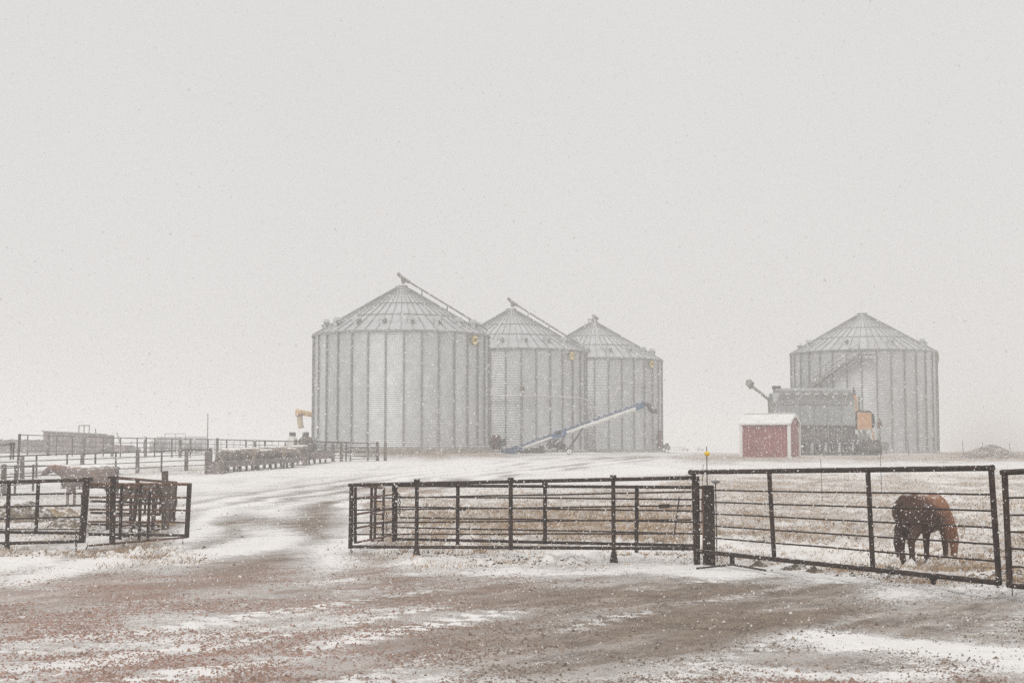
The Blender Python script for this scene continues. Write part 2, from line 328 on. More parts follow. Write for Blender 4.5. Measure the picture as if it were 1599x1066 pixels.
def ground_mat():
    m = bpy.data.materials.new('snowy_ground'); m.use_nodes = True; n = m.node_tree.nodes; L = m.node_tree.links
    b = n['Principled BSDF']; b.inputs['Specular IOR Level'].default_value = .25
    def at(nm):
        a = n.new('ShaderNodeAttribute'); a.attribute_name = nm; return a.outputs['Fac']
    def noise(sc, de, ro=.6, st=(1, 1, 1), rot=0):
        t = n.new('ShaderNodeTexCoord'); mp = n.new('ShaderNodeMapping'); mp.inputs['Scale'].default_value = st; 
        if rot:
            m0 = n.new('ShaderNodeMapping'); m0.inputs['Rotation'].default_value = (0, 0, R(rot)); L.new(t.outputs['Object'], m0.inputs[0]); L.new(m0.outputs[0], mp.inputs[0])
        else: L.new(t.outputs['Object'], mp.inputs[0])
        z = n.new('ShaderNodeTexNoise'); z.inputs['Scale'].default_value = sc; z.inputs['Detail'].default_value = de; z.inputs['Roughness'].default_value = ro; L.new(mp.outputs[0], z.inputs['Vector']); return z.outputs[0]
    def mth(op, a, b_, c=None):
        k = n.new('ShaderNodeMath'); k.operation = op
        for i, x in enumerate((a, b_, c)):
            if x is None: continue
            if isinstance(x, (int, float)): k.inputs[i].default_value = x
            else: L.new(x, k.inputs[i])
        return k.outputs[0]
    def mixc(f, a, b_):
        k = n.new('ShaderNodeMix'); k.data_type = 'RGBA'
        if isinstance(f, (int, float)): k.inputs[0].default_value = f
        else: L.new(f, k.inputs[0])
        for i, x in ((6, a), (7, b_)):
            if isinstance(x, tuple): k.inputs[i].default_value = (*x, 1)
            else: L.new(x, k.inputs[i])
        return k.outputs[2]
    def rng_(x, a, b_, c=0, d=1):
        k = n.new('ShaderNodeMapRange'); k.interpolation_type = 'SMOOTHSTEP'; L.new(x, k.inputs[0])
        for i, q in zip(range(1, 5), (a, b_, c, d)): k.inputs[i].default_value = q
        return k.outputs[0]
    sn = at('snow'); gr = at('grass'); rd = at('red')
    n1 = noise(.9, 9, .7, (.45, 1.7, 1), -50); n2 = noise(9, 6, .7, (.8, 1.1, 1)); n3 = noise(38, 4, .7)
    t1 = mth('MULTIPLY_ADD', n1, 1.1, -.55); t2 = mth('MULTIPLY_ADD', n2, 1.0, -.5); t3 = mth('MULTIPLY_ADD', n3, 1.3, -.65)
    t4 = mth('MULTIPLY_ADD', noise(95, 2, .6), 1.4, -.7)
    t = mth('ADD', mth('ADD', mth('ADD', sn, t1), mth('ADD', t2, t3)), t4)
    soft = rng_(mth('ADD', mth('ADD', sn, mth('MULTIPLY_ADD', noise(.55, 8, .7, (.35, 1.9, 1), -50), 1.4, -.70)), mth('MULTIPLY', t2, .6)), .15, .85)
    snowf = mth('ADD', mth('MULTIPLY', rng_(t, .42, .55), .72), mth('MULTIPLY', soft, .28))
    # colours of bare ground
    g1 = noise(2.2, 8, .7); g2 = noise(24, 5, .75)
    gravel = mixc(rng_(g1, .35, .65), (.135, .10, .073), (.30, .23, .175))
    red = mixc(rng_(g2, .35, .65), (.34, .235, .195), (.48, .375, .32))
    bare = mixc(rd, gravel, red)
    grass = mixc(rng_(g1, .38, .62), (.28, .205, .145), (.60, .43, .275))
    bare = mixc(gr, bare, grass)
    vo = n.new('ShaderNodeTexVoronoi'); vo.inputs['Scale'].default_value = 22; tcn = n.new('ShaderNodeTexCoord'); L.new(tcn.outputs['Object'], vo.inputs['Vector'])
    dk = rng_(noise(48, 4, .8), .42, .60); bare = mixc(mth('MULTIPLY', dk, .7), bare, mixc(.6, bare, (.06, .042, .032)))
    bare = mixc(mth('MULTIPLY', rng_(noise(75, 3, .8), .50, .60), .5), bare, (.5, .45, .42))
    snowc = mixc(rng_(noise(3, 6, .6), .3, .7), (.84, .825, .81), (.90, .89, .88))
    snowc = mixc(mth('MULTIPLY', gr, .12), snowc, (.6, .5, .4))
    # a thin dusting greys bare gravel
    dust = rng_(mth('MULTIPLY_ADD', sn, .55, mth('ADD', noise(1.0, 9, .75, (.35, 1.5, 1), -50), -.16)), .36, .70, 0, .5)
    col = mixc(mth('MAXIMUM', mth('MULTIPLY', snowf, .95), dust), bare, snowc)
    L.new(col, b.inputs['Base Color'])
    L.new(mth('MULTIPLY_ADD', snowf, -.1, .95), b.inputs['Roughness'])
    h = mth('ADD', mth('MULTIPLY', snowf, .6), mth('ADD', mth('MULTIPLY', n3, .5), mth('MULTIPLY', n2, .6)))
    bp = n.new('ShaderNodeBump'); bp.inputs['Strength'].default_value = .7; bp.inputs['Distance'].default_value = .04; L.new(h, bp.inputs['Height']); L.new(bp.outputs[0], b.inputs['Normal'])
    return m
GM = ground_mat()
# the yard and track as a sheet of their own, cut out of the same grid (shared edge, no overlap)
def in_road(u, v, x, y):
    wob = (fbm(x * .5, y * .5, 3, 77) - .5) * 30
    lo = np.interp(v, [712, 722, 740, 760, 785, 810, 840, 862], [700, 560, 440, 360, 310, 300, 310, 250])
    hi = np.interp(v, [712, 722, 740, 760, 785, 810, 840, 862], [1010, 900, 760, 620, 545, 560, 600, 640])
    trk = (v > 712) & (v < 866) & (u > lo + wob) & (u < hi + wob) & (y > 20)
    yard = (v > 884 + np.clip((u - 1100) / 400, 0, 1.4) * 34 + wob * .2) & (y > 7)
    return trk | yard
fu = gU.ravel()[Q].mean(1); fv = gV.ravel()[Q].mean(1); fx = V[Q][:, :, 0].mean(1); fy = V[Q][:, :, 1].mean(1)
isr = in_road(fu, fv, fx, fy) | (fy <= 9.2)
for nm, sel in (('ground', ~isr), ('gravel_road', isr)):
    q = Q[sel]; used = np.unique(q); rm = np.full(len(V), -1); rm[used] = np.arange(len(used))
    me = np_mesh(nm, V[used], rm[q], [GM], dict(snow=gS.ravel()[used], grass=gG.ravel()[used], red=gR.ravel()[used]))
    me.polygons.foreach_set('use_smooth', np.ones(len(q), bool))
    o = bpy.data.objects.new(nm, me); COL.objects.link(o); o['kind'] = 'structure'
del fu, fv, fx, fy, Q

# ------------------------------------------------------------------ grain bins
RB = 7.17; NB = 32; WH = 9.4; NRF = 48
def bin_meshes():
    d = {}
    a = math.pi / NB; N = 60; m = MB(); vs = []; fs = []; rows = N * 4 + 1
    for k in range(rows):
        z = WH * k / (rows - 1); rr = RB + .034 * math.sin(2 * math.pi * k / 4)
        for j in (-1, 0, 1): vs.append((rr * math.sin(a * j), -rr * math.cos(a * j), z))
    for k in range(rows - 1):
        for j in range(2): fs.append((k * 3 + j, k * 3 + j + 1, k * 3 + 4 + j, k * 3 + 3 + j))
    m.add(vs, fs, True); d['wall_panel'] = m.mesh('wall_panel', 'galv')
    m = MB()
    m.box((-.045, -(RB + .05), WH / 2), (.03, .10, WH)); m.box((.045, -(RB + .05), WH / 2), (.03, .10, WH)); m.box((0, -(RB + .105), WH / 2), (.12, .012, WH))
    d['stiffener'] = m.mesh('stiffener', 'stiff')
    a = math.pi / NRF; r0, z0, r1, z1 = RB + .14, -.03, .62, 3.86
    m = MB(); fr = [0, .355, .36, .63, .635, 1]; stp = [0, 0, .035, .035, .07, .07]; vs = []
    for f, st in zip(fr, stp):
        r = r0 + (r1 - r0) * f; z = z0 + (z1 - z0) * f + st * .8
        for j in (-1, 0, 1): vs.append((r * math.sin(a * j), -r * math.cos(a * j), z - (.012 if j == 0 else 0)))
    m.add(vs, [(k * 3 + j, k * 3 + j + 1, k * 3 + 4 + j, k * 3 + 3 + j) for k in range(5) for j in range(2)])
    m.add([vs[0], vs[1], vs[2], (vs[2][0], vs[2][1] + .02, vs[2][2] - .12), (vs[1][0], vs[1][1] + .02, vs[1][2] - .12), (vs[0][0], vs[0][1] + .02, vs[0][2] - .12)], [(0, 1, 4, 5), (1, 2, 3, 4)])
    d['roof_panel'] = m.mesh('roof_panel', 'galv_roof')
    m = MB(); p = []
    for f, st in zip(fr, stp): p.append(Vector((0, -(r0 + (r1 - r0) * f), z0 + (z1 - z0) * f + st * .8 + .035)))
    for k in (0, 2, 4): m.bar(p[k], p[k + 1], .045, .075)
    d['roof_rib'] = m.mesh('roof_rib', 'seam')
    m = MB(); c = Vector((0, -(RB - .85), .72))
    m.tube(c + Vector((0, 0, -.3)), c + Vector((0, 0, .22)), .2, .2, 10)
    prof = [(-.22, .12), (-.2, .34), (-.08, .46), (.1, .48), (.26, .40), (.36, .22), (.36, .02), (.26, -.04), (.2, .1)]
    m.prism(prof, .42, 'y', c)
    d['roof_vent'] = m.mesh('roof_vent', 'galv_roof')
    m = MB(); m.box(c + Vector((.31, 0, .09)), (.14, .46, .24)); d['vent_mouth'] = m.mesh('vent_mouth', 'dull')
    return d
BMs = bin_meshes()
def on_wall(phi, z, off=.3): a = R(phi); return Vector(((RB + off) * math.sin(a), -(RB + off) * math.cos(a), z))
def text_mesh(s, size, m, depth=.01):
    cu = bpy.data.curves.new('lettering', 'FONT'); cu.body = s; cu.size = size; cu.align_x = 'CENTER'; cu.align_y = 'CENTER'; cu.extrude = depth; cu.offset = size * .035
    cu.space_character = .92
    o = bpy.data.objects.new('lettering', cu); COL.objects.link(o); dg = bpy.context.evaluated_depsgraph_get()
    me = bpy.data.meshes.new_from_object(o.evaluated_get(dg)); bpy.data.objects.remove(o); bpy.data.curves.remove(cu); me.materials.clear(); me.materials.append(M[m]); me.name = 'lettering'; return me
LET = text_mesh('GSI', .36, 'gold')
def emblem(t, phi, z):
    e = thing('_', '', '', (0, 0, 0)); bpy.data.objects.remove(e)
    m = MB(); n = 10; pts = [(.42 * math.sin(2 * math.pi * (i + .5) / n), .42 * math.cos(2 * math.pi * (i + .5) / n)) for i in range(n)]
    m.prism(pts, .03); sg = m.build('emblem_sign', 'cream', t)
    p = on_wall(phi, z, .17); sg.location = p; sg.rotation_euler = (0, 0, R(phi))
    m = MB()
    for rr in (.39,):
        for i in range(20):
            a, b = 2 * math.pi * i / 20, 2 * math.pi * (i + 1) / 20
            m.bar((rr * math.sin(a), -.022, rr * math.cos(a)), (rr * math.sin(b), -.022, rr * math.cos(b)),   .035)
    m.build('border_ring', 'gold', sg)
    l = link('lettering', LET, sg, (0, -.022, 0), (math.pi / 2, 0, 0), (.9, 1.15, 1))
def grain_bin(i, label, base, zs=1.0, emb=None, vent_step=20, roofk=1.0):
    x, y = BXY[i]
    t = thing('grain_bin', label, 'grain bin', (x, y, base), 0, 'corrugated steel grain bins'); H = WH * zs
    face = math.atan2(x, y)   # keep a stiffener pattern turned to the yard
    off = R((.3, 1.5, 3.1, 2.0)[i])
    for k in range(NB):
        a = off + 2 * math.pi * k / NB
        link('wall_panel', BMs['wall_panel'], t, rot=(0, 0, a), scale=(1, 1, zs))
        link('stiffener', BMs['stiffener'], t, rot=(0, 0, a + math.pi / NB), scale=(1, 1, zs))
    for k in range(NRF):
        a = off + 2 * math.pi * k / NRF
        link('roof_panel', BMs['roof_panel'], t, (0, 0, H), (0, 0, a), (1, 1, roofk)); link('roof_rib', BMs['roof_rib'], t, (0, 0, H), (0, 0, a + math.pi / NRF), (1, 1, roofk))
    for k in range(360 // vent_step):
        a = R(10 + vent_step * k)
        v = link('roof_vent', BMs['roof_vent'], t, (0, 0, H), (0, 0, a)); link('vent_mouth', BMs['vent_mouth'], v)
    MB().lathe([(RB + .17, H - .13), (RB + .19, H - .13), (RB + .19, H - .04), (RB + .1, H + .0)], 64).build('eave_ring', 'seam', t)
    for f, st in ((.357, .03), (.632, .06)):
        rr = RB + .14 + (.62 - RB - .14) * f; zz = H + (3.89 * f - .03 + st) * roofk
        MB().lathe([(rr + .03, zz - .03), (rr + .04, zz + .02), (rr - .02, zz + .055), (rr - .04, zz + .03)], 64).build('roof_ring', 'seam', t)
    za = H + 3.86 * roofk
    MB().lathe([(1.05, za - .27), (1.0, za - .12), (.62, za + .02), (.50, za + .14), (.50, za + .22)], 28).build('peak_collar', 'galv_roof', t)
    MB().lathe([(.0, za + .36), (.50, za + .32), (.53, za + .22), (.5, za + .20), (0, za + .20)], 24).build('peak_cap', 'dull', t)
    MB().lathe([(RB + .06, 0), (RB + .11, 0), (RB + .11, .10), (RB + .04, .13)], 64).build('base_ring', 'galv', t)
    MB().lathe([(RB + .3, -1.3), (RB + .3, -.06), (RB + .22, -.01), (0, -.01)], 48, smooth=False).build('foundation', 'concrete', t)
    if emb: emblem(t, emb, H - .62)
    return t, za, H
b1, za, H1 = grain_bin(0, 'largest grain bin, nearest and leftmost of the row of three, on a raised concrete pad', 1.90, .970, 57)
def filler(t, za, H, phi, down=False, r=.09, mt='dull', top=.9, lowz=.3):
    c = Vector((0, 0, za + top))
    m = MB(); m.path([c + Vector((-.22, 0, .32)), c + Vector((.02, 0, .1)), c + Vector((.42, -.04, -.16)), c + Vector((.62, -.08, -.28))], .15, 10)
    m.tube(c + Vector((.12, 0, .0)), c + Vector((.12, 0, -.42)), .23, .15, 10); m.box(c + Vector((-.26, 0, .36)), (.26, .26, .26), Matrix.Rotation(.5, 3, 'Y')); m.build('auger_head', 'dull', t)
    e = on_wall(phi, H + .42, .1); s = c + Vector((.5, -.06, -.2))
    pts = [s, s.lerp(e, .33), s.lerp(e, .66), e]
    if down:
        w = lambda z: on_wall(phi, z, .42)
        pts = pts[:-1] + [s.lerp(e, .93), on_wall(phi, H + .35, .18), on_wall(phi, H + .05, .36), w(H - .4), w(H * .5), w(.2)]
    MB().path(pts, r, 8).build('fill_pipe', mt, t)
    m = MB()
    for f in (.18, .5, .78):
        p = s.lerp(e, f); rr = math.hypot(p.x, p.y); zr = H + (RB - rr) / (RB - .62) * 3.86
        m.tube(p, (p.x * .97, p.y, zr), .03); m.tube(p, (p.x * 1.0, p.y + .25, zr), .03)
    m.build('pipe_brace', 'dull', t)
filler(b1, za, H1, 78, r=.075)
b2, za, H2 = grain_bin(1, 'middle grain bin of the row of three, with a long horizontal pipe across its wall', 1.52, 1.0, 50)
filler(b2, za, H2, 66, True, r=.085)
pts = [on_wall(p, z, o) for p, z, o in [(-38, 6.2, .1), (-20, 5.3, .25), (-15, 5.05, .42)]] + [on_wall(p, 5.02 - (p + 15) * .002, .45) for p in range(-10, 62, 7)] + [on_wall(p, z, o) for p, z, o in [(66, 4.65, .8), (69, 4.0, 1.2), (71, 3.2, 1.3), (71, .9, 1.3), (72, .0, 1.35)]]
MB().path(pts, .055, 8).build('horizontal_pipe', 'duct', b2)
m = MB(); m.box(on_wall(8, 5.62, .25), (.34, .22, .36)); m.build('control_box', 'rust', b2); m = MB(); m.box(on_wall(8, 5.38, .24), (.28, .2, .16)); m.build('control_box', 'white', b2)
MB().path([on_wall(8, z, .2) for z in (5.2, 4, 2.5, 1.0, .1)], .025, 6).build('cable_conduit', 'dull', b2)
b3, za, H3 = grain_bin(2, 'farthest grain bin of the row, behind the raised end of the blue conveyor', 1.52, 1.0, 51)
m = MB(); c = Vector((0, 0, za + .55)); m.tube(c + Vector((-.1, 0, .45)), c + Vector((.55, 0, 0)), .14, .12); m.tube(c + Vector((.1, 0, .2)), c + Vector((.1, 0, -.3)), .2, .3); m.box(c + Vector((-.25, 0, -.05)), (.7, .16, .14)); m.build('auger_head', 'dull', b3)
MB().path([(.1, -.3, za + .55), (.15, -1.2, za - .2), (.35, -4.3, H3 + 1.75), (.5, -6.0, H3 + .95)], .075, 8).build('fill_pipe', 'duct', b3)
m = MB(); q = on_wall(38, 6.35, .25); m.tube(q, q + Vector((.32, -.1, .12)), .12, .2, 10); m.box(q + Vector((-.1, 0, 0)), (.16, .16, .2)); m.build('yard_lamp', 'dull', b3)
m = MB(); q = on_wall(64, 1.1, .2); m.box(q, (.5, .12, 1.9), Matrix.Rotation(R(64), 3, 'Z')); m.build('access_door', 'rust', b3)
b4, za, H4 = grain_bin(3, 'grain bin standing apart on the right behind the dryer, with a stair up its side', 1.38, 1.06, 76, vent_step=40, roofk=.97)
# stair on bin 4
st = MB(); rl = MB(); sv = []
n = 46; ph0, ph1 = -128.0, -17.0
for k in range(n):
    ph = ph0 + (ph1 - ph0) * k / (n - 1); z = .25 + (H4 - .9) * k / (n - 1); a = R(ph)
    st.box(on_wall(ph, z, .62), (.30, .72, .05), Matrix.Rotation(a, 3, 'Z'))
for off, dz in ((.26, 0), (.98, 0)):
    pts = [on_wall(ph0 + (ph1 - ph0) * k / 24, .2 + (H4 - .9) * k / 24, off) for k in range(25)]
    for p, q in zip(pts, pts[1:]): st.bar(p, q, .05, .24)
st.build('stair', 'stiff', b4)
for dz in (.55, 1.05):
    rl.path([on_wall(ph0 + (ph1 - ph0) * k / 24, .2 + dz + (H4 - .9) * k / 24, .98) for k in range(25)], .03, 6)
for k in range(0, n, 3):
    ph = ph0 + (ph1 - ph0) * k / (n - 1); z = .25 + (H4 - .9) * k / (n - 1); rl.tube(on_wall(ph, z, .98), on_wall(ph, z + 1.05, .98), .03, n=6)
rl.build('handrail', 'stiff', b4)
m = MB()
for k in range(0, n, 5):
    ph = ph0 + (ph1 - ph0) * k / (n - 1); z = .25 + (H4 - .9) * k / (n - 1); m.bar(on_wall(ph, z - .1, .98), on_wall(ph, z - .95, .1), .05)
m.box(on_wall(-11, H4 - .65, .65), (1.5, .9, .06), Matrix.Rotation(R(-11), 3, 'Z'))
for pp in (-16, -11, -6): m.tube(on_wall(pp, H4 - .65, 1.05), on_wall(pp, H4 + .35, 1.05), .03)
m.build('stair_bracket', 'stiff', b4)

# ------------------------------------------------------------------ red shed
def shed():
    base = P(1158, 712, 112); L_, Wd, He, Hr = 3.85, 2.4, 2.72, 3.38
    z0 = gz(base.x, 112) - .05
    t = thing('tool_shed', 'small red shed with white roof and corner trim in front of the grey dryer', 'shed', (base.x, 112, z0), R(-29))
    # local: long side along +x from 0 to L at y=0, depth +y
    nrib = 16
    for k in range(nrib):
        x0, x1 = L_ * k / nrib, L_ * (k + 1) / nrib
        m = MB(); m.box(((x0 + x1) / 2, .02, He / 2), (x1 - x0 - .03, .05, He)); m.build('siding_board', 'red', t)
    MB().box((L_ / 2, .07, He / 2), (L_ - .02, .05, He - .02)).build('wall', 'red', t)
    MB().box((L_ / 2, Wd, He / 2), (L_, .06, He)).build('wall', 'red', t)
    for x in (0.03, L_ - .03):
        MB().prism([(0, 0), (Wd, 0), (Wd, He), (Wd / 2, Hr), (0, He)], .06, 'x', (x, 0, 0)).build('gable_wall', 'red', t)
    nb = 9
    for k in range(nb):
        y0, y1 = Wd * k / nb, Wd * (k + 1) / nb; f = lambda y: He + (Hr - He) * (1 - abs(y - Wd / 2) / (Wd / 2))
        MB().prism([(y0 + .012, 0), (y1 - .012, 0), (y1 - .012, f(y1) - .02), (y0 + .012, f(y0) - .02)], .03, 'x', (L_ + .012, 0, 0)).build('siding_board', 'red', t)
    for (x, y) in ((0, 0), (L_, 0), (L_, Wd), (0, Wd)):
        MB().box((x + (.03 if x else -.01), y + (-.02 if y == 0 else .02), He / 2), (.24, .16, He - .02)).build('corner_trim', 'white', t)
    oh = .16
    for s in (-1, 1):
        ye = Wd / 2 + s * (Wd / 2 + oh); ze = He - oh * (Hr - He) / (Wd / 2)
        m = MB(); vs = []
        for dz in (0, .07):
            vs += [(-oh, ye, ze + dz), (L_ + oh, ye, ze + dz), (L_ + oh, Wd / 2 - s * .0, Hr + dz), (-oh, Wd / 2, Hr + dz)]
        m.add(vs, [(0, 1, 2, 3), (4, 5, 6, 7), (0, 1, 5, 4), (1, 2, 6, 5), (3, 0, 4, 7)]).build('roof_slope', 'white', t)
    MB().bar((-oh, Wd / 2, Hr + .08), (L_ + oh, Wd / 2, Hr + .08), .2, .04).build('ridge_cap', 'white', t)
    for s in (0, 1):
        y0 = Wd * s; MB().bar((L_ + oh + .01, -oh + s * (Wd + 2 * oh), He - .12), (L_ + oh + .01, Wd / 2, Hr - .03), .04, .14).build('rake_trim', 'white', t)
    MB().bar((-.05, -oh - .01, He - .1), (L_ + .1, -oh - .01, He - .1), .04, .14).build('eave_trim', 'white', t)
shed()

# ------------------------------------------------------------------ grain dryer
def dryer():
    D = 123.0; k = D / F; c = P(1268, 712, D); z0 = gz(c.x, D)
    X = lambda u: (u - 1268) * k; Z = lambda v: (712 - v) * k
    t = thing('grain_dryer', 'large grey grain dryer with an orange burner box beside the red shed', 'grain dryer', (c.x, D, z0))
    nb = 6; w = (X(1331) - X(1204)) / nb
    for i in range(nb):
        x0 = X(1204) + w * i
        MB().box((x0 + w / 2, 0, (Z(665) + Z(628)) / 2), (w - .03, 2.5, Z(628) - Z(665))).build('side_panel', 'dryer', t)
        MB().box((x0 + w / 2, 0, (Z(690) + Z(666)) / 2), (w - .05, 2.4, Z(666) - Z(690))).build('screen_panel', 'perf', t)
        m = MB(); m.bar((x0, -1.28, Z(628)), (x0, -1.28, Z(692)), .07); m.build('post', 'dull', t)
    # shoulders and cap
    m = MB(); m.prism([(-1.27, Z(628)), (1.27, Z(628)), (.85, Z(616)), (-.85, Z(616))], X(1330) - X(1205), 'x', ((X(1330) + X(1205)) / 2, 0, 0)); m.build('shoulder', 'dryer', t)
    m = MB(); m.prism([(-.8, Z(616)), (.8, Z(616)), (.75, Z(611)), (.35, Z(608)), (-.35, Z(608)), (-.75, Z(611))], X(1328) - X(1211), 'x', ((X(1328) + X(1211)) / 2, 0, 0)); m.build('top_hood', 'dryer', t)
    m = MB(); m.box(((X(1328) + X(1211)) / 2, -.78, Z(614.5)), (X(1328) - X(1211), .05, .22)); m.build('hood_band', 'stiff', t)
    m = MB(); m.bar((X(1205), -1.3, Z(633)), (X(1331), -1.3, Z(633)), .06, .1); m.bar((X(1205), -1.3, Z(665.5)), (X(1331), -1.3, Z(665.5)), .05, .08); m.build('edge_rail', 'stiff', t)
    n = 8
    for i in range(n):
        cx = X(1218) + (X(1322) - X(1218)) * i / (n - 1); m = MB(); pts = []
        for j in range(11):
            a = math.pi * j / 10; pts.append((cx + .40 * math.cos(a), Z(627) + .62 * math.sin(a)))
        o = MB().prism(pts, .05, 'y', (0, 0, 0)); ob = o.build('arched_hatch', 'dryer', t)
        sk = (-1.27 + .85) / (Z(628) - Z(616))
        for vt in ob.data.vertices: vt.co.y += -1.30 + (vt.co.z - Z(628)) * -sk
    for vsn in (0,):
        m = MB(); m.bar((X(1226), -.98, Z(618.4)), (X(1327), -.98, Z(618.4)), .34, .08); m.build('snow_cap', 'snowm', t)
    m = MB(); m.box((X(1214), 0, Z(607)), (.6, .9, .28)); m.build('top_motor', 'dark', t)
    # frame, plenum and legs below
    m = MB()
    for u in (1206, 1226, 1247, 1268, 1289, 1310, 1330):
        for yy in (-1.1, 1.1): m.bar((X(u), yy, Z(692)), (X(u), yy, -.05), .16)
    m.bar((X(1204), -1.1, Z(691)), (X(1334), -1.1, Z(691)), .2, .18); m.bar((X(1204), 1.1, Z(691)), (X(1334), 1.1, Z(691)), .2, .18)
    m.bar((X(1204), -1.1, .12), (X(1372), -1.1, .12), .16, .2); m.bar((X(1204), 1.1, .12), (X(1372), 1.1, .12), .16, .2)
    for u in (1226, 1268, 1310): m.bar((X(u), -1.12, Z(692)), (X(u + 21), -1.12, .1), .08)
    m.build('skid_frame', 'dark', t)
    for u, r in ((1236, .42), (1257, .34), (1278, .44), (1300, .38), (1321, .4)):
        MB().box((X(u), -.6, .66), (r * .9, .8, .75), None, 1.7).box((X(u) + .1, -.95, .3), (.25, .2, .4)).build('discharge_hopper', 'perf', t)
    # burner
    m = MB(); m.box(((X(1335) + X(1357)) / 2, -.3, (Z(646) + Z(672)) / 2), (X(1357) - X(1335), 1.5, Z(646) - Z(672))); m.build('burner_box', 'orange', t)
    m = MB(); m.tube((X(1357) + .02, -.3, Z(658.5)), (X(1362.5), -.3, Z(658.5)), .66, .62, 20); m.build('fan_ring', 'black', t)
    m = MB(); m.box((X(1334) - .1, -.3, Z(658)), (.22, 1.3, 1.25)); m.build('fan_flange', 'dark', t)
    m = MB(); m.bar((X(1358), -.9, Z(672)), (X(1361), -.9, Z(688)), .2, .14); m.build('support_leg', 'orange', t)
    m = MB()
    for a, b in ((1338, 1350), (1350, 1338), (1345, 1362)): m.bar((X(a), -.6, Z(673)), (X(b), -.6, Z(694)), .1)
    m.box((X(1345), -.3, Z(684)), (1.1, .9, .5)); m.build('burner_stand', 'stiff', t)
    m = MB(); m.tube((X(1331.5), -.9, Z(645)), (X(1331), -.9, Z(622)), .24, .24, 12); m.tube((X(1331), -.9, Z(622)), (X(1331), -.9, Z(619)), .24, .1, 12); m.build('gas_cylinder', 'orange', t)
    m = MB(); m.tube((X(1331.5), -.95, Z(642)), (X(1331), -.95, Z(626)), .19, .19, 10); m.build('gauge_panel', 'tubew', t)
    m = MB(); m.tube((X(1333), -.5, Z(620)), (X(1332.5), -.5, Z(606)), .2, .05, 8); m.build('vent_spike', 'dark', t)
    m = MB(); m.tube((X(1339), -.8, Z(645)), (X(1339), -.8, Z(621)), .09, .09, 8); m.build('gas_pipe', 'stiff', t)
    m = MB(); m.path([(X(1334), -.8, Z(645.5)), (X(1340), -.8, Z(643)), (X(1347), -.8, Z(645)), (X(1353), -.8, Z(643.5)), (X(1358), -.8, Z(646))], .1, 6); m.build('gas_valve_train', 'dark', t)
    # dark gear under the burner
    m = MB(); m.tube((X(1335), -.7, .55), (X(1372), -.7, .55), .42, .42, 12); m.box((X(1356), -.6, 1.05), (1.5, .8, .5)); m.tube((X(1365), -.9, .4), (X(1365), -.3, .4), .45, .45, 14); m.build('running_gear', 'dark', t)
    m = MB(); m.tube((X(1373), -.7, .1), (X(1370.5), -.7, Z(668)), .07, .07, 6); m.tube((X(1361), -.7, Z(667)), (X(1376), -.7, Z(667)), .03, .03, 5); m.build('gauge_pole', 'dull', t)
    m = MB(); m.tube((X(1370.5), -.78, Z(668)), (X(1370.5), -.78, Z(659)), .21, .16, 10); m.tube((X(1370.5), -.78, Z(659)), (X(1370.5), -.78, Z(656)), .08, .08, 8); m.build('gas_regulator', 'rust', t)
    # loading auger
    m = MB(); m.tube((X(1176), .3, Z(604)), (X(1207), .2, Z(629)), .13, .13, 10); m.tube((X(1207), .2, Z(629)), (X(1216), .1, Z(636)), .13, .13, 10); m.build('loading_auger', 'dull', t)
    m = MB(); m.tube((X(1170), .3, Z(604)), (X(1177), .3, Z(597)), .3, .3, 10); m.box((X(1172), .3, Z(597.5)), (.42, .4, .3)); m.tube((X(1175), .3, Z(602)), (X(1174), .3, Z(609)), .2, .1, 8); m.build('auger_motor', 'dull', t)
    m = MB(); m.path([(X(1201), .2, Z(626)), (X(1202), .2, Z(635)), (X(1205), .1, Z(648)), (X(1208), 0, Z(664))], .03, 6); m.build('control_rope', 'rust', t)
dryer()
# base fan of bin 4
def base_fan(u, D, label, rz=0, m1='dull', s=1.0):
    g = Gd(u, D); t = thing('aeration_fan', label, 'fan', g, rz, 'aeration fans at the feet of the bins')
    MB().tube((-.1 * s, 0, .75 * s), (.25 * s, 0, .75 * s), .42 * s, .42 * s, 16).build('fan_housing', m1, t)
    MB().tube((.25 * s, 0, .75 * s), (.62 * s, 0, .75 * s), .2 * s, .2 * s, 12).build('fan_motor', 'dark', t)
    MB().box((-.1 * s, .45 * s, .6 * s), (.6 * s, .8 * s, .5 * s)).build('air_duct', 'dull', t)
    m = MB()
    for x in (-.1, .3): m.bar((x * s, -.1, .5 * s), (x * s, -.1, -.05), .06)
    m.build('stand', 'dark', t)
base_fan(1380.5, 134.5, 'grey fan on a stand at the foot of the lone right bin', R(70))
base_fan(773, 124.5, 'rusty fan in the gap between the nearest and middle bins', R(-20), 'rust', 1.5)
base_fan(1041.5, 146, 'small dark fan outside the right foot of the farthest bin of the row', R(160), 'dark', .8)

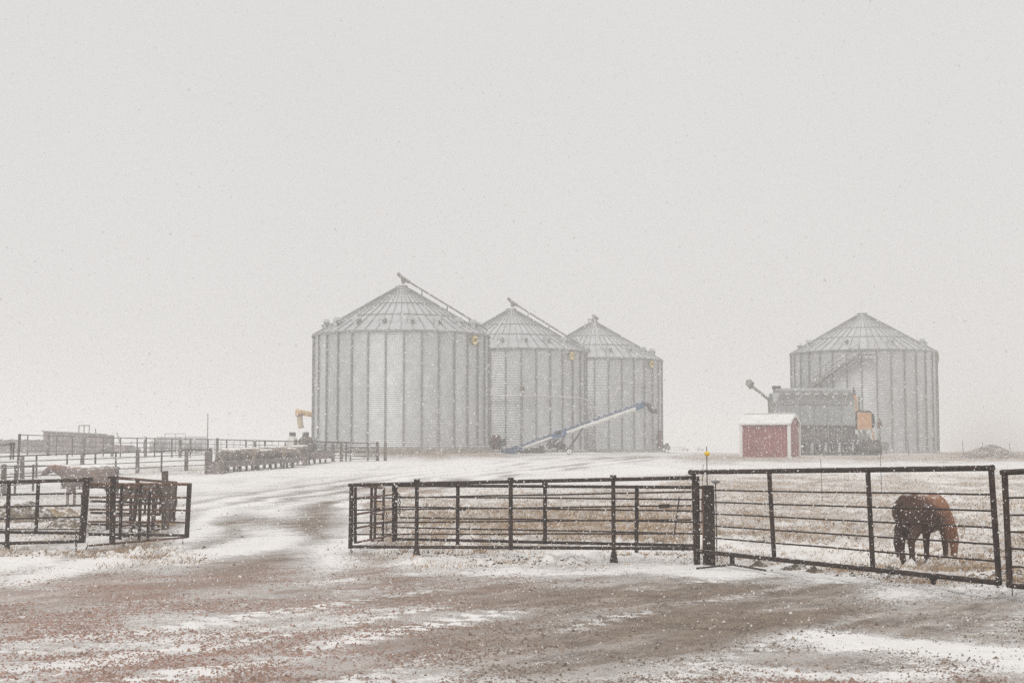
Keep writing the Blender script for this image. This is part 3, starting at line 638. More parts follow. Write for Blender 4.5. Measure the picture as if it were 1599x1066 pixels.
# ------------------------------------------------------------------ blue conveyor
def conveyor():
    D = 121.0; k = D / F; g = P(888, 708, D); z0 = gz(g.x, D)
    t = thing('grain_conveyor', 'long blue and white belt conveyor on wheels rising to the right before the bins', 'conveyor', (g.x, D, z0))
    def Q_(u, v, dy=0): p = P(u, v, D + dy); return p - t.location
    A = Q_(806, 701); B = Q_(1004, 632)
    MB().tube(Q_(812, 700.5), Q_(1000, 635.5), .20, .20, 12).build('white_tube', 'tubew', t)
    up = Vector((0, 0, .25)); m = MB(); m.bar(A + up * .6, B + up * .8, .36, .10)
    for i in range(24):
        f = i / 23; m.box((A + up * .9).lerp(B + up, f) + Vector((0, -.1, .03)), (.16, .12, .12))
    m.build('belt_return_cover', 'blue', t)
    m = MB(); m.bar(Q_(862, 683), Q_(884, 673.5), .5, .55); m.box(Q_(872, 675), (.5, .5, .35)); m.build('drive_box', 'blue', t)
    m = MB(); m.bar(Q_(993, 638), Q_(1006, 632.5), .46, .40); m.box(Q_(934, 656.5), (.18, .3, .3)); m.build('head_box', 'blue', t)
    m = MB(); m.bar(Q_(790, 705), Q_(815, 697.5), .9, .45); m.box(Q_(795, 705), (1.4, 1.0, .35)); m.build('intake_hopper', 'blue', t)
    MB().path([Q_(1003, 630.5), Q_(1009, 629.5), Q_(1013, 633), Q_(1015, 638), Q_(1018, 641.5), Q_(1026, 642)], .20, 10).build('discharge_spout', 'dark', t)
    m = MB()
    for dy in (-.8, .8):
        m.bar(Q_(914, 662), Q_(889, 700, dy), .12); m.bar(Q_(885, 674), Q_(870, 703, dy), .10); m.bar(Q_(845, 703.5, dy), Q_(889, 703.5, dy), .12); m.bar(Q_(868, 684), Q_(889, 702, dy), .08)
        for i in range(7):
            f = i / 7; p = Q_(914, 662).lerp(Q_(889, 700, dy), f); m.box(p, (.18, .1, .12))
    m.bar(Q_(889, 703, -.8), Q_(889, 703, .8), .12); m.build('undercarriage', 'dark', t)
    m = MB(); m.box(Q_(866, 692), (.9, .7, .75)); m.tube(Q_(858, 695, -.4), Q_(858, 695, .2), .3, .3, 12); m.box(Q_(876, 697), (.8, .6, .5)); m.path([Q_(872, 686, -.4), Q_(868, 690, -.5), Q_(874, 695, -.45), Q_(866, 699, -.4)], .05); m.build('engine', 'dark', t)
    for dy in (-.95, .95):
        w = Q_(889, 704.6, dy); m = MB(); m.tube(w + Vector((0, -.1, 0)), w + Vector((0, .1, 0)), .27, .27, 18); o = m.build('wheel', 'black', t)
        MB().tube(w + Vector((0, -.125, 0)), w + Vector((0, .11, 0)), .20, .20, 16).build('wheel_rim', 'white', o)
        MB().tube(w + Vector((0, -.14, 0)), w + Vector((0, .12, 0)), .05, .05, 8).build('hub', 'dark', o)
    m = MB(); m.bar(Q_(873, 687, -.5), Q_(867, 693, -.5), .08); m.build('exhaust_pipe', 'white', t)
    m = MB()
    for u, w_, h in ((823, .5, .5), (834, .8, .35), (846, .5, .6), (812, .5, .5)):
        m.box(Q_(u, 704.5 - h * 7, .3), (w_, .5, h))
    m.bar(Q_(812, 706, .1), Q_(850, 706, .1), .1, .16); m.build('tow_frame', 'dark', t)
conveyor()

# ------------------------------------------------------------------ yellow auger left of bin 1
def yauger():
    D = 116.0; g = Gd(470, D); t = thing('yellow_auger', 'yellow auger with a hanging tan chute sticking out behind the leftmost bin', 'auger', (g.x, 128, gz(g.x, 128)))
    q = lambda u, v, d: P(u, v, d) - t.location
    MB().tube(q(462.5, 642, 127), q(495, 649, 128), .24, .24, 12).tube(q(495, 649, 128), q(620, 703, 131), .22, .22, 10).build('auger_tube', 'yellow', t)
    m = MB(); m.bar(q(461.5, 645.5, 127), q(471, 645, 127), .5, .45); m.build('drive_head', 'yellow', t)
    MB().tube(q(467.5, 646, 127), q(467.5, 650, 127), .32, .30, 12).build('collar', 'maroon', t)
    MB().path([q(468, 650, 127), q(468.4, 658, 127), q(469.6, 664, 127), q(470.5, 668.5, 127)], .26, 12).build('canvas_chute', 'tan', t)
    m = MB()
    for dy in (-1, 1): m.bar(q(530, 664, 129), q(520, 703, 129 + dy), .12); m.bar(q(530, 664, 129), q(556, 703, 129 + dy), .12)
    m.build('support_leg', 'dark', t)
    return t
yauger()

# ------------------------------------------------------------------ small hoppers and wagon left of bin 1
def hopper(u, D, w, label, mt):
    g = Gd(u, D); t = thing('feed_hopper', label, 'feed hopper', g, 0, 'feed hoppers behind the corral')
    MB().lathe([(0, 1.75), (.22, 1.7), (w * .7, 1.35), (w, .95), (w, .5), (w * .6, .1), (0, .1)], 16).build('tank', mt, t)
    MB().tube((0, 0, 1.66), (0, 0, 1.98), .23, .25, 12).build('lid', 'dark', t)
    m = MB()
    for a in range(4): m.bar((w * .8 * math.cos(a * 1.57 + .8), w * .8 * math.sin(a * 1.57 + .8), .7), (w * .9 * math.cos(a * 1.57 + .8), w * .9 * math.sin(a * 1.57 + .8), -.05), .07)
    m.build('leg', 'dark', t)
hopper(457.5, 106, .62, 'pale grey feed hopper with a dark lid, left of the pair behind the corral', 'duct')
hopper(478, 106.5, .85, 'dull tan feed hopper with a dark lid, nearer the leftmost bin', 'wood')
g = Gd(492, 107.5); t = thing('grain_wagon', 'low grey wagon with sloping sides at the foot of the leftmost bin', 'wagon', g)
MB().prism([(-.9, .55), (.5, .5), (.85, .95), (0.1, 1.55), (-.35, 1.6), (-.9, 1.2)], 1.4).build('body', 'barn', t); MB().bar((-1, -.7, .5), (1.0, -.7, .5), .1, .14).build('chassis', 'dull', t)
for x in (-.5, .5): MB().tube((x, -.75, .28), (x, -.6, .28), .28, .28, 14).build('wheel', 'black', t)

# ------------------------------------------------------------------ far things on the left
def far_left():
    D = 148.0; k = D / F
    c = P(116, 702, D); z0 = gz(c.x, D) - .1
    X = lambda u: (u - 116) * k; Z = lambda v: (704 - v) * k
    t = thing('board_shed', 'long weathered grey brown shed at the far left behind the corrals', 'shed', (c.x, D, z0))
    n = 12; x0, x1 = X(67), X(165)
    for i in range(n):
        a = x0 + (x1 - x0) * i / n; b = x0 + (x1 - x0) * (i + 1) / n; zt = Z(668 + 5 * (i + .5) / n)
        MB().box(((a + b) / 2, 0, zt / 2), (b - a - .04, .08, zt)).build('wall_board', 'shed', t)
    MB().prism([(x0, 0), (x1, 0), (x1, Z(674)), (x0, Z(669))], 3, 'y', (0, 1.6, 0)).build('wall', 'shed', t)
    m = MB(); m.bar((x0 - .1, -.1, Z(668)), (x1 + .1, -.1, Z(673)), .16, .12); m.build('roof_edge', 'dull', t)
    g = thing('loading_frame', 'thin pipe frame standing up above the weathered shed', 'pipe frame', (c.x, D + .6, z0))
    m = MB(); Y = .0
    for u in (119, 127, 135): m.tube((X(u), Y, 0), (X(u + 1), Y, Z(659)), .05, n=6)
    m.build('upright', 'fpipe', g); MB().tube((X(119.5), Y, Z(659)), (X(137), Y, Z(659)), .05, n=6).build('crossbar', 'fpipe', g)
    b = thing('leaning_pole', 'short leaning pole sticking up over the right end of the weathered shed', 'pole', (c.x, D + .8, z0)); MB().tube((X(147), 0, 0), (X(145), 0, Z(664)), .05, n=6).build('pole', 'fpipe', b)
    # windbreak
    w = thing('board_windbreak', 'long low windbreak of upright boards at the far left edge', 'windbreak fence', (P(30, 702, D).x, D + 1, z0)); x0, x1 = (-60 - 30) * k, (66 - 30) * k
    n = 30
    for i in range(n):
        a = x0 + (x1 - x0) * i / n; h = Z(681) + random.uniform(-.06, .06); MB().box((a + .14, 0, h / 2), ((x1 - x0) / n - .03, .07, h)).build('board', 'shed', w)
    for h in (.4, 1.1): MB().bar((x0, .07, h), (x1, .07, h), .06, .12).build('rail', 'shed', w)
    # flat trailer
    f = thing('flat_trailer', 'low dark trailer with a pointed nose right of the weathered shed', 'trailer', (P(187, 702, D).x, D - 2, z0)); q = lambda u: (u - 187) * k
    MB().prism([(q(164), Z(688)), (q(214), Z(690)), (q(205), Z(700)), (q(164), Z(701))], 2).build('bed', 'shed', f)
    for u in (174, 182): MB().tube((q(u), -1.1, .3), (q(u), -.9, .3), .32, .32, 14).build('wheel', 'black', f)
    MB().bar((q(205), 0, Z(698)), (q(216), 0, Z(701)), .1).build('drawbar', 'dark', f); MB().tube((q(196), 0, Z(688)), (q(190), 0, Z(670)), .05, n=6).build('stake', 'fpipe', f)
    # pale barn
    D2 = 250.0; k2 = D2 / F; c = P(282, 704, D2); z = gz(c.x, D2)
    t = thing('pale_barn', 'very faint pale barn with a low roof in the far left haze', 'barn', (c.x, D2, z)); h = lambda v: (705 - v) * k2
    MB().box((0, 0, h(690) / 2), (70 * k2, 6, h(690))).build('wall', 'barn', t)
    MB().prism([(-37 * k2, h(690)), (38 * k2, h(690)), (33 * k2, h(681)), (-30 * k2, h(682))], 6.6).build('roof', 'barn', t)
    m = MB(); m.box((-10 * k2, -3.05, h(697) / 1), (1.4, .05, 1.2)); m.build('door', 'dull', t)
    g = thing('roof_frame', 'faint rectangular pipe frame above the pale far barn', 'pipe frame', (c.x, D2 - 4, z)); m = MB()
    for u in (-16, 0, 15): m.tube((u * k2, 0, 0), (u * k2, 0, h(677)), .06, n=6)
    m.build('upright', 'fpipe', g); MB().tube((-16 * k2, 0, h(677)), (15 * k2, 0, h(677)), .06, n=6).build('crossbar', 'fpipe', g)
    # utility pole
    D3 = 210.0; c = Gd(325, D3); t = thing('utility_pole', 'tall thin pole rising alone from the far left field', 'pole', c); MB().tube((0, 0, -.3), (0.02, 0, (705 - 645) * D3 / F + .0), .11, .08, 8).build('shaft', 'wood', t)
far_left()
def bush(u, D, rx, h, label):
    g = Gd(u, D); t = thing('bare_bush', label, 'bush', g, 0, 'bare bushes by the far barn'); m = MB(); r = random.Random(int(u))
    for i in range(150):
        a = r.uniform(0, 6.28); f = r.random() ** .5; x = math.cos(a) * rx * f; y = math.sin(a) * rx * f * .6; zt = h * math.sqrt(max(.05, 1 - f * f)) * r.uniform(.6, 1)
        m.tube((x * .3, y * .3, 0), (x, y, zt), .04, .02, 4, False)
    m.build('branches', 'bush', t)
bush(250, 205, 1.7, 2.4, 'peaked bare bush at the left end of the far barn'); bush(303, 195, 1.9, 1.6, 'rounded bare bush at the right end of the far barn'); bush(213, 210, 1.1, 1.0, 'small low bare bush left of the far barn')

# small far vehicles and fence on the right horizon
def truck(u, D, L_, label, mt):
    g = Gd(u, D); t = thing('parked_truck', label, 'truck', g, 0, 'faint vehicles on the horizon')
    t.scale = (.75, .75, .75)
    MB().box((0, 0, .85), (L_, 1.8, .6)).build('body', mt, t); MB().box((-L_ * .18, 0, 1.4), (L_ * .4, 1.6, .6), None, .85).build('cab', mt, t)
    for x in (-.32, .32): MB().tube((x * L_, -.95, .4), (x * L_, -.7, .4), .4, .4, 12).build('wheel', 'black', t)
truck(1069, 420, 2.6, 'faint pinkish truck on the horizon, right of the farthest bin of the row', 'shed'); truck(1092.5, 430, 2.6, 'faint grey truck on the horizon, nearest the red shed', 'dull')
g = Gd(1056, 400); t = thing('livestock_panel', 'faint pale pen panels on the horizon beside the farthest bin of the row', 'pen panel', g); m = MB()
for x in (-1.6, -.8, 0, .8, 1.6): m.tube((x, 0, 0), (x, 0, 1.3), .05, n=6)
m.build('upright', 'fpipe', t)
for h in (.4, .8, 1.25): MB().tube((-1.6, 0, h), (1.6, 0, h), .04, n=6).build('rail', 'fpipe', t)

# ------------------------------------------------------------------ corral fences (run, post and rail)
def run(name, label, pts, posts, rails, cat='fence', rm='fpipe', rr=.028, group='corral fences'):
    """pts: (u, depth, height) along the run; posts: (u, kind)"""
    us = [p[0] for p in pts]
    dep = lambda u: float(np.interp(u, us, [p[1] for p in pts])); hh = lambda u: float(np.interp(u, us, [p[2] for p in pts]))
    t = thing(name, label, cat, Gd(pts[0][0], pts[0][1]), 0, group)
    for u, kd in posts:
        b = Gd(u, dep(u)); h = hh(u); r_ = random.uniform(-.03, .03)
        if kd == 'w':
            m = MB(); m.tube(b + Vector((0, 0, -.2)), b + Vector((r_, 0, h * random.uniform(1.0, 1.08))), .125, .11, 10); m.build('wood_post', 'wood', t, True)
        elif kd == 's':
            m = MB(); m.tube(b + Vector((0, 0, -.2)), b + Vector((r_, 0, h)), .032, .032, 6); m.build('stake', rm, t, True)
        else:
            m = MB(); m.tube(b + Vector((0, 0, -.2)), b + Vector((r_, 0, h)), .055, .055, 8); m.build('post', rm, t, True)
    for f in rails:
        seg = np.linspace(us[0], us[-1], max(3, int(abs(us[-1] - us[0]) / 40)))
        sag = random.uniform(-.02, .02)
        MB().path([Gd(u, dep(u)) + Vector((0, 0, hh(u) * f + random.uniform(-.02, .02))) for u in seg], rr * (1.5 if f > .95 else 1), 6).build('rail', rm, t, True)
    return t
run('corral_fence', 'near corral fence of pipe rails with stout wooden posts, across the far left', [(-60, 74, 1.3), (330, 89, 1.28)],
    [(-30, 'w'), (1, 'm'), (38, 'w'), (60, 'm'), (107, 'm'), (131, 'w'), (151, 'm'), (183, 'm'), (217, 'w'), (254, 'm'), (293, 'w'), (328, 'm'), (348 - 18, 'w')], [.98, .74, .49, .24])
run('corral_fence', 'far corral fence running from the weathered shed to the leftmost bin', [(31, 117, 1.75), (163, 113, 1.55), (330, 108, 1.45), (590, 101, 1.3)],
    [(31, 'm'), (45, 'm'), (77, 'w'), (90, 'm'), (115, 'm'), (133, 'w'), (163, 'm'), (177, 'w'), (190, 'm'), (216, 'm'), (229, 'w'), (243, 'm'), (270, 'm'), (283, 'w'), (299, 'm'), (326, 'm'), (340, 'w'), (355, 'm'), (385, 'm'), (399, 'w'), (414, 'm'), (446, 'm'), (462, 'w')], [.98, .72, .48, .25])
run('corral_fence', 'closely railed corral fence panel in front of the hoppers and leftmost bin', [(470, 99, 1.5), (545, 101, 1.35)],
    [(478, 'w'), (491, 'm'), (509, 'm'), (521, 'w'), (534, 'w'), (541, 'm')], [.98, .82, .66, .50, .34, .18], rr=.024)
run('corral_gate', 'last small corral gate right of the close railed panel, before the leftmost bin', [(545, 101, 1.32), (590, 102, 1.32)],
    [(548, 'm'), (575, 'm'), (590, 'w')], [.97, .75, .52, .3, .12], cat='gate', rr=.026, group='corral gates')
t = thing('fence_post', 'single wooden post standing just right of the small corral gate', 'fence post', Gd(602, 102)); MB().tube((0, 0, -.2), (.02, 0, 1.3), .12, .11, 10).build('shaft', 'wood', t)
run('corral_fence', 'thin distant fence of close stakes behind the far corral fence', [(205, 160, 1.3), (450, 150, 1.3)],
    [(u, 's') for u in range(206, 450, 10)], [.95, .5, .2], rr=.02)
run('corral_fence', 'sloping pipe fence dropping to the right behind the standing cow', [(-40, 58, 1.35), (60, 66, 1.2), (190, 72, .9)],
    [(9, 'w'), (27, 'm'), (55, 'm'), (102, 'w'), (150, 'm'), (186, 'm')], [.95, .6, .3])
t = thing('squeeze_gate', 'narrow raised pipe hoop beside a tall pole at the far left', 'gate', Gd(19, 76)); o = t.location
m = MB(); m.path([P(16.5, 717, 76), P(17.5, 693, 76)], .05, 6); m.path([P(20.5, 717, 76), P(21.5, 693, 76)], .05, 6); m.build('upright', 'pipe', t, True)
MB().bar(P(15.5, 693, 76), P(23, 692.5, 76), .14).build('crossbar', 'pipe', t, True); MB().tube(P(-40, 699, 80), P(18, 693, 76), .05).build('rail', 'fpipe', t, True)
MB().tube(Gd(30, 76), P(31, 677, 76), .07).build('tall_post', 'fpipe', t, True)

# ------------------------------------------------------------------ cattle and horse
def loft_body(lofts, voxel, name='body', smooth=2):
    m = MB()
    for L in lofts:
        n = 14; rings = []; pts = [Vector(l[0]) for l in L]
        for i, l in enumerate(L):
            d = pts[min(i + 1, len(pts) - 1)] - pts[max(i - 1, 0)]
            d.normalize(); side = Vector((0, 1, 0)); up = side.cross(d); up.normalize() if up.length > .1 else None
            if up.length < .1: up = Vector((1, 0, 0))
            rings.append([pts[i] + side * math.cos(2 * math.pi * k / n) * l[1] + up * math.sin(2 * math.pi * k / n) * l[2] for k in range(n)])
        vs = [v for r_ in rings for v in r_]; c0 = len(vs); vs += [pts[0], pts[-1]]
        fs = [(i * n + k, i * n + (k + 1) % n, (i + 1) * n + (k + 1) % n, (i + 1) * n + k) for i in range(len(L) - 1) for k in range(n)]
        fs += [(c0, (k + 1) % n, k) for k in range(n)] + [(c0 + 1, (len(L) - 1) * n + k, (len(L) - 1) * n + (k + 1) % n) for k in range(n)]
        m.add(vs, fs, True)
    me = m.mesh(name, 'galv'); o = bpy.data.objects.new(name, me); COL.objects.link(o)
    r_ = o.modifiers.new('r', 'REMESH'); r_.mode = 'VOXEL'; r_.voxel_size = voxel; r_.use_smooth_shade = True
    s_ = o.modifiers.new('s', 'SMOOTH'); s_.factor = .5; s_.iterations = smooth
    dg = bpy.context.evaluated_depsgraph_get(); me2 = bpy.data.meshes.new_from_object(o.evaluated_get(dg)); bpy.data.objects.remove(o); me2.name = name; me2.materials.clear()
    return me2
def coat(name, base, alt, thr=(.45, .6), sc=1.6, snow=.25, dark=None):
    m = mat(name, base, .9, 0, .2, 30, snow=snow, spec=.2, detail=8)
    n = m.node_tree.nodes; L = m.node_tree.links
    ramp = [x for x in n if x.type == 'VALTORGB'][0]; t = [x for x in n if x.type == 'TEX_COORD'][0]
    z = n.new('ShaderNodeTexNoise'); z.inputs['Scale'].default_value = sc; z.inputs['Detail'].default_value = 3; L.new(t.outputs['Object'], z.inputs['Vector'])
    mr = n.new('ShaderNodeMapRange'); mr.inputs[1].default_value = thr[0]; mr.inputs[2].default_value = thr[1]
    L.new(z.outputs[0], mr.inputs[0])
    if dark:   # points, belly and rump of the coat are a darker hair colour
        s = n.new('ShaderNodeSeparateXYZ'); L.new(t.outputs['Object'], s.inputs[0])
        def mt(op, a, b_, c=0):
            k = n.new('ShaderNodeMath'); k.operation = op
            for i, q in enumerate((a, b_, c)):
                if isinstance(q, (int, float)): k.inputs[i].default_value = q
                else: L.new(q, k.inputs[i])
            return k.outputs[0]
        v = mt('MULTIPLY_ADD', s.outputs[2], 1.0, mt('MULTIPLY', s.outputs[0], .9)); v = mt('MULTIPLY_ADD', z.outputs[0], .5, v)
        mr.inputs[1].default_value = dark[0]; mr.inputs[2].default_value = dark[1]; L.new(v, mr.inputs[0])
    k = n.new('ShaderNodeMix'); k.data_type = 'RGBA'; L.new(mr.outputs[0], k.inputs[0]); L.new(ramp.outputs[0], k.inputs[6]); k.inputs[7].default_value = (*alt, 1)
    for lk in list(ramp.outputs[0].links):
        if lk.to_node != k:
            tgt = lk.to_socket; L.remove(lk); L.new(k.outputs[2], tgt)
    return m
M['horse_coat'] = coat('chestnut_coat', (.075, .042, .032), (.28, .135, .08), sc=3.0, snow=.2, dark=(1.12, 1.62))
M['mane'] = mat('dark_hair', (.035, .018, .014), .9, 0, .3, 20)
M['cow_red'] = coat('snowy_red_coat', (.20, .16, .15), (.31, .205, .165), thr=(.5, .65), sc=1.9, snow=.55)
M['cow_black'] = coat('black_coat', (.085, .072, .066), (.16, .135, .12), snow=.42)
M['cow_grey'] = coat('grey_brown_coat', (.12, .10, .085), (.27, .22, .18), sc=2.6, snow=.52)
M['cow_tan'] = coat('tan_coat', (.27, .215, .165), (.12, .10, .085), sc=2.6, snow=.52)
def horse_mesh():
    b = [[((-.72, 0, 1.12), .10, .12), ((-.67, 0, 1.09), .25, .29), ((-.48, 0, 1.06), .33, .38), ((-.2, 0, 1.00), .36, .38), ((.15, 0, .98), .36, .38), ((.45, 0, 1.02), .31, .37), ((.66, 0, 1.04), .22, .30), ((.76, 0, 1.04), .1, .14)],
         [((.42, 0, 1.16), .17, .28), ((.68, 0, 1.02), .17, .28), ((.92, 0, .80), .14, .23), ((1.12, 0, .58), .11, .18), ((1.18, 0, .48), .10, .14)],
         [((1.12, 0, .60), .085, .13), ((1.22, 0, .46), .09, .135), ((1.24, 0, .28), .065, .10), ((1.22, 0, .12), .055, .075), ((1.20, 0, .05), .045, .05)]]
    for s, dx in ((-1, -.05), (1, .12)):
        b.append([((-.52 + dx * .3, s * .13, 1.10), .15, .24), ((-.46 + dx * .6, s * .14, .84), .115, .19), ((-.52 + dx, s * .14, .64), .09, .12), ((-.66 + dx, s * .14, .50), .068, .09), ((-.64 + dx, s * .14, .30), .052, .058), ((-.62 + dx, s * .14, .12), .058, .064), ((-.59 + dx, s * .14, .07), .04, .045), ((-.57 + dx, s * .14, .0), .062, .075)])
    for s, dx in ((-1, .10), (1, -.08)):
        b.append([((.50, s * .12, 1.0), .10, .16), ((.50 + dx * .5, s * .14, .74), .095, .12), ((.50 + dx, s * .14, .52), .066, .076), ((.50 + dx, s * .14, .44), .064, .07), ((.50 + dx, s * .14, .24), .048, .052), ((.50 + dx, s * .14, .12), .054, .058), ((.53 + dx, s * .14, .07), .038, .042), ((.55 + dx, s * .14, .0), .058, .07)])
    for s in (-1, 1): b.append([((1.10, s * .055, .66), .03, .035), ((1.04, s * .075, .72), .035, .022), ((1.0, s * .08, .79), .008, .008)])
    return loft_body(b, .022)
def cow_mesh(head_down=False):
    b = [[((-.85, 0, 1.10), .10, .12), ((-.80, 0, 1.12), .22, .22), ((-.6, 0, 1.06), .30, .33), ((-.2, 0, .98), .34, .39), ((.2, 0, .95), .34, .40), ((.52, 0, .96), .29, .39), ((.74, 0, .98), .20, .30), ((.84, 0, .98), .1, .16)]]
    if head_down: b.append([((.6, 0, 1.12), .16, .22), ((.9, 0, .95), .13, .2), ((1.10, 0, .66), .11, .15)]); h = [((1.06, 0, .72), .10, .11), ((1.16, 0, .58), .12, .14), ((1.22, 0, .38), .09, .11), ((1.26, 0, .22), .075, .08), ((1.27, 0, .16), .05, .05)]; ear = Vector((1.1, 0, .68))
    else: b.append([((.6, 0, 1.10), .16, .25), ((.88, 0, 1.18), .13, .2), ((1.06, 0, 1.25), .10, .15)]); h = [((1.0, 0, 1.28), .1, .11), ((1.12, 0, 1.26), .12, .14), ((1.30, 0, 1.15), .09, .11), ((1.44, 0, 1.06), .075, .085), ((1.49, 0, 1.03), .05, .05)]; ear = Vector((1.08, 0, 1.32))
    b.append(h)
    for s in (-1, 1):
        b.append([((-.62, s * .16, 1.0), .14, .24), ((-.58, s * .17, .72), .10, .16), ((-.68, s * .17, .50), .06, .075), ((-.66, s * .17, .26), .045, .05), ((-.64, s * .17, .1), .05, .055), ((-.61, s * .17, 0), .065, .08)])
        b.append([((.52, s * .15, .9), .12, .18), ((.54, s * .17, .62), .08, .10), ((.54 + s * .06, s * .17, .40), .055, .06), ((.54 + s * .06, s * .17, .2), .045, .05), ((.54 + s * .06, s * .17, .1), .05, .055), ((.57 + s * .06, s * .17, 0), .06, .075)])
        b.append([(ear + Vector((0, s * .08, 0)), .03, .04), (ear + Vector((-.03, s * .18, .0)), .03, .05), (ear + Vector((-.04, s * .25, -.02)), .01, .015)])
    return loft_body(b, .035)
def tail(parent, x, z, L_, w, m='mane'):
    MB().path([(x + .04, 0, z), (x - .05, 0, z - .03), (x - .10, 0, z - .18), (x - .10, 0, z - .45)], w * .6, 8).tube((x - .10, 0, z - .4), (x - .12, 0, z - L_ * .75), w, w * 1.3, 8).tube((x - .12, 0, z - L_ * .75), (x - .12, 0, z - L_), w * 1.3, w * .3, 8).build('tail', m, parent)
HM = horse_mesh(); HM.materials.append(M['horse_coat'])
# horse: near hind hooves on the ground about 27 m away, seen from behind, grazing away to the right
D = 24.7; g = Gd(1436, D)
t = thing('horse', 'chestnut horse with dark rump grazing behind the right pipe gate', 'horse', g, R(41)); t.scale = (.92, .92, .92)
link('body', HM, t, scale=(.86, 1.10, .95))
tail(t, -.70, 1.16, .98, .055)
m = MB(); n = 16
for i in range(n):
    f = i / (n - 1); p = Vector((.50, 0, 1.36)).lerp(Vector((1.13, 0, .72)), f) * 1.0
    p = Vector((p.x * .9, 0, p.z * .93 + .03 * math.sin(f * 3.1)))
    for s in (-1, 1): m.tube(p, p + Vector((-.06 + .02 * (i % 3), s * (.10 + .03 * (i % 2)), -.17 - .04 * (i % 3))), .04, .012, 5)
m.build('mane', M['mane'], t)
m = MB()
for x, y in ((-.62, -.13), (-.45, .13), (.55 * .9 + .1, -.13), (.38, .13)): m.tube((x * .9 + .02, y, -.01), (x * .9, y, .055), .062, .05, 10)
m.build('hoof', M['mane'], t)
CU = cow_mesh(False); CD = cow_mesh(True)
def cow(u, D, rz, label, mt, me, s=1.0, face=None):
    s *= .93 + .14 * ((u * 7) % 10) / 10; rz += (u * 13) % 23 - 11; g = Gd(u, D); t = thing('cow', label, 'cow', g, R(rz), 'cattle in the corrals')
    me2 = me.copy(); me2.materials.append(M[mt]); o = link('body', me2, t, scale=(s, s, s)); tail(t, -.82 * s, 1.18 * s, .85 * s, .035 * s, 'dark')
    return t
cow(141, 50.5, 176, 'pale snow backed cow facing left behind the nearer left gate', 'cow_red', CU, 1.08)
cow(240, 45, 190, 'dark cow standing behind the tangle of rusty left gates', 'cow_black', CD, .84)
cow(352, 88, 100, 'tan cow at the left end of the row of cattle by the wooden post', 'cow_tan', CD, 1.0)
cow(362, 87.5, 150, 'dark cow second in the row of cattle from its left end', 'cow_grey', CD, 1.0)
cow(385, 89, 170, 'tan snow dusted cow with lowered head left of the middle of the row of cattle', 'cow_tan', CD, 1.02)
cow(410, 90, 160, 'grey brown cow in the middle of the row of cattle', 'cow_grey', CU, .98)
cow(428, 91, 185, 'broad tan cow right of the middle of the row of cattle', 'cow_tan', CD, 1.02)
cow(446, 92, 20, 'red brown cow near the right end of the row of cattle', 'cow_red', CD, 1.0)
cow(464, 94, 175, 'dark cow at the right end of the row of cattle beside the long trough', 'cow_grey', CD, .96)
t = thing('feed_trough', 'long dark feed trough running right from the row of cattle', 'feed trough', Gd(465, 95)); a = Gd(462, 94); b = Gd(514, 99)
d = (b - a).normalized(); m = MB()
MB().bar(a + Vector((0, 0, .55)), b + Vector((0, 0, .55)), .75, .42).build('bunk', 'shed', t, True)
m = MB()
for i in range(6): p = a.lerp(b, (i + .5) / 6); m.bar(p + Vector((0, -.2, .35)), p + Vector((0, -.2, -.1)), .12)
m.build('trough_leg', 'wood', t, True)
t = thing('feed_trough', 'brown trough heaped with hay in front of the row of cattle', 'feed trough', Gd(335, 85)); a = Gd(333, 84.5); b = Gd(462, 92)
for i in range(4):
    MB().bar(a.lerp(b, i / 4 + .006) + Vector((0, 0, .50)), a.lerp(b, (i + 1) / 4 - .006) + Vector((0, 0, .50)), .8, .34).build('bunk', 'shed', t, True)
m = MB()
for i in range(14): p = a.lerp(b, (i + .5) / 14); m.bar(p + Vector((0, 0, .35)), p + Vector((0, 0, -.1)), .14)
m.build('trough_leg', 'wood', t, True)
t = thing('bale_feeder', 'dark square bale feeder at the left end of the row of cattle', 'bale feeder', Gd(338, 84)); 
for x in (-.45, .45):
    for y in (-.4, .4): MB().bar((x, y, -.1), (x, y, 1.3), .16).build('corner_post', 'wood', t)
for h, w_ in ((.25, .5), (.62, .2)):
    MB().box((0, -.42, h), (.95, .08, w_)).build('side_board', 'shed', t)
MB().box((0, .42, .35), (.95, .08, .7)).build('side_board', 'shed', t); MB().box((-.46, 0, .4), (.08, .8, .75)).build('side_board', 'shed', t); MB().box((.46, 0, .4), (.08, .8, .75)).build('side_board', 'shed', t)

# ------------------------------------------------------------------ heaps in the left pen
def heap(u, D, rx, ry, h, label, mt, seed):
    g = Gd(u, D, -.05); n = 36; vs = []; X, Y = np.meshgrid(np.linspace(-1, 1, n), np.linspace(-1, 1, n))
    rr = np.hypot(X, Y); Zz = h * np.clip(1 - rr ** 1.6, -.05, 1) * (.6 + .8 * fbm(X * 2 + seed, Y * 2, 3, seed)) + .12 * (fbm(X * 9, Y * 9, 3, seed + 5) - .5)
    V_ = np.stack([X.ravel() * rx, Y.ravel() * ry, Zz.ravel()], 1); ii = np.arange(n * n).reshape(n, n)
    q = np.stack([ii[:-1, :-1], ii[:-1, 1:], ii[1:, 1:], ii[1:, :-1]], -1).reshape(-1, 4)
    o = bpy.data.objects.new('hay_heap', np_mesh('hay_heap', V_, q, [M[mt]])); COL.objects.link(o); o.location = g
    o['label'] = label; o['category'] = 'heap of hay'; o['group'] = 'heaps in the left pen'
heap(48, 41, .95, .9, .62, 'grey green heap with snow at its foot behind the left gate', 'haygrey', 3)
heap(88, 43, 1.0, .9, .45, 'tan hay heap sloping down right behind the left gate', 'hay', 5)
heap(112, 38, .62, .7, .42, 'dark low heap with tan straw on top, left of the thick left gatepost', 'haygrey', 9)
heap(14, 42, .55, .7, .45, 'dark heap at the very left edge of the pen', 'haygrey', 12)
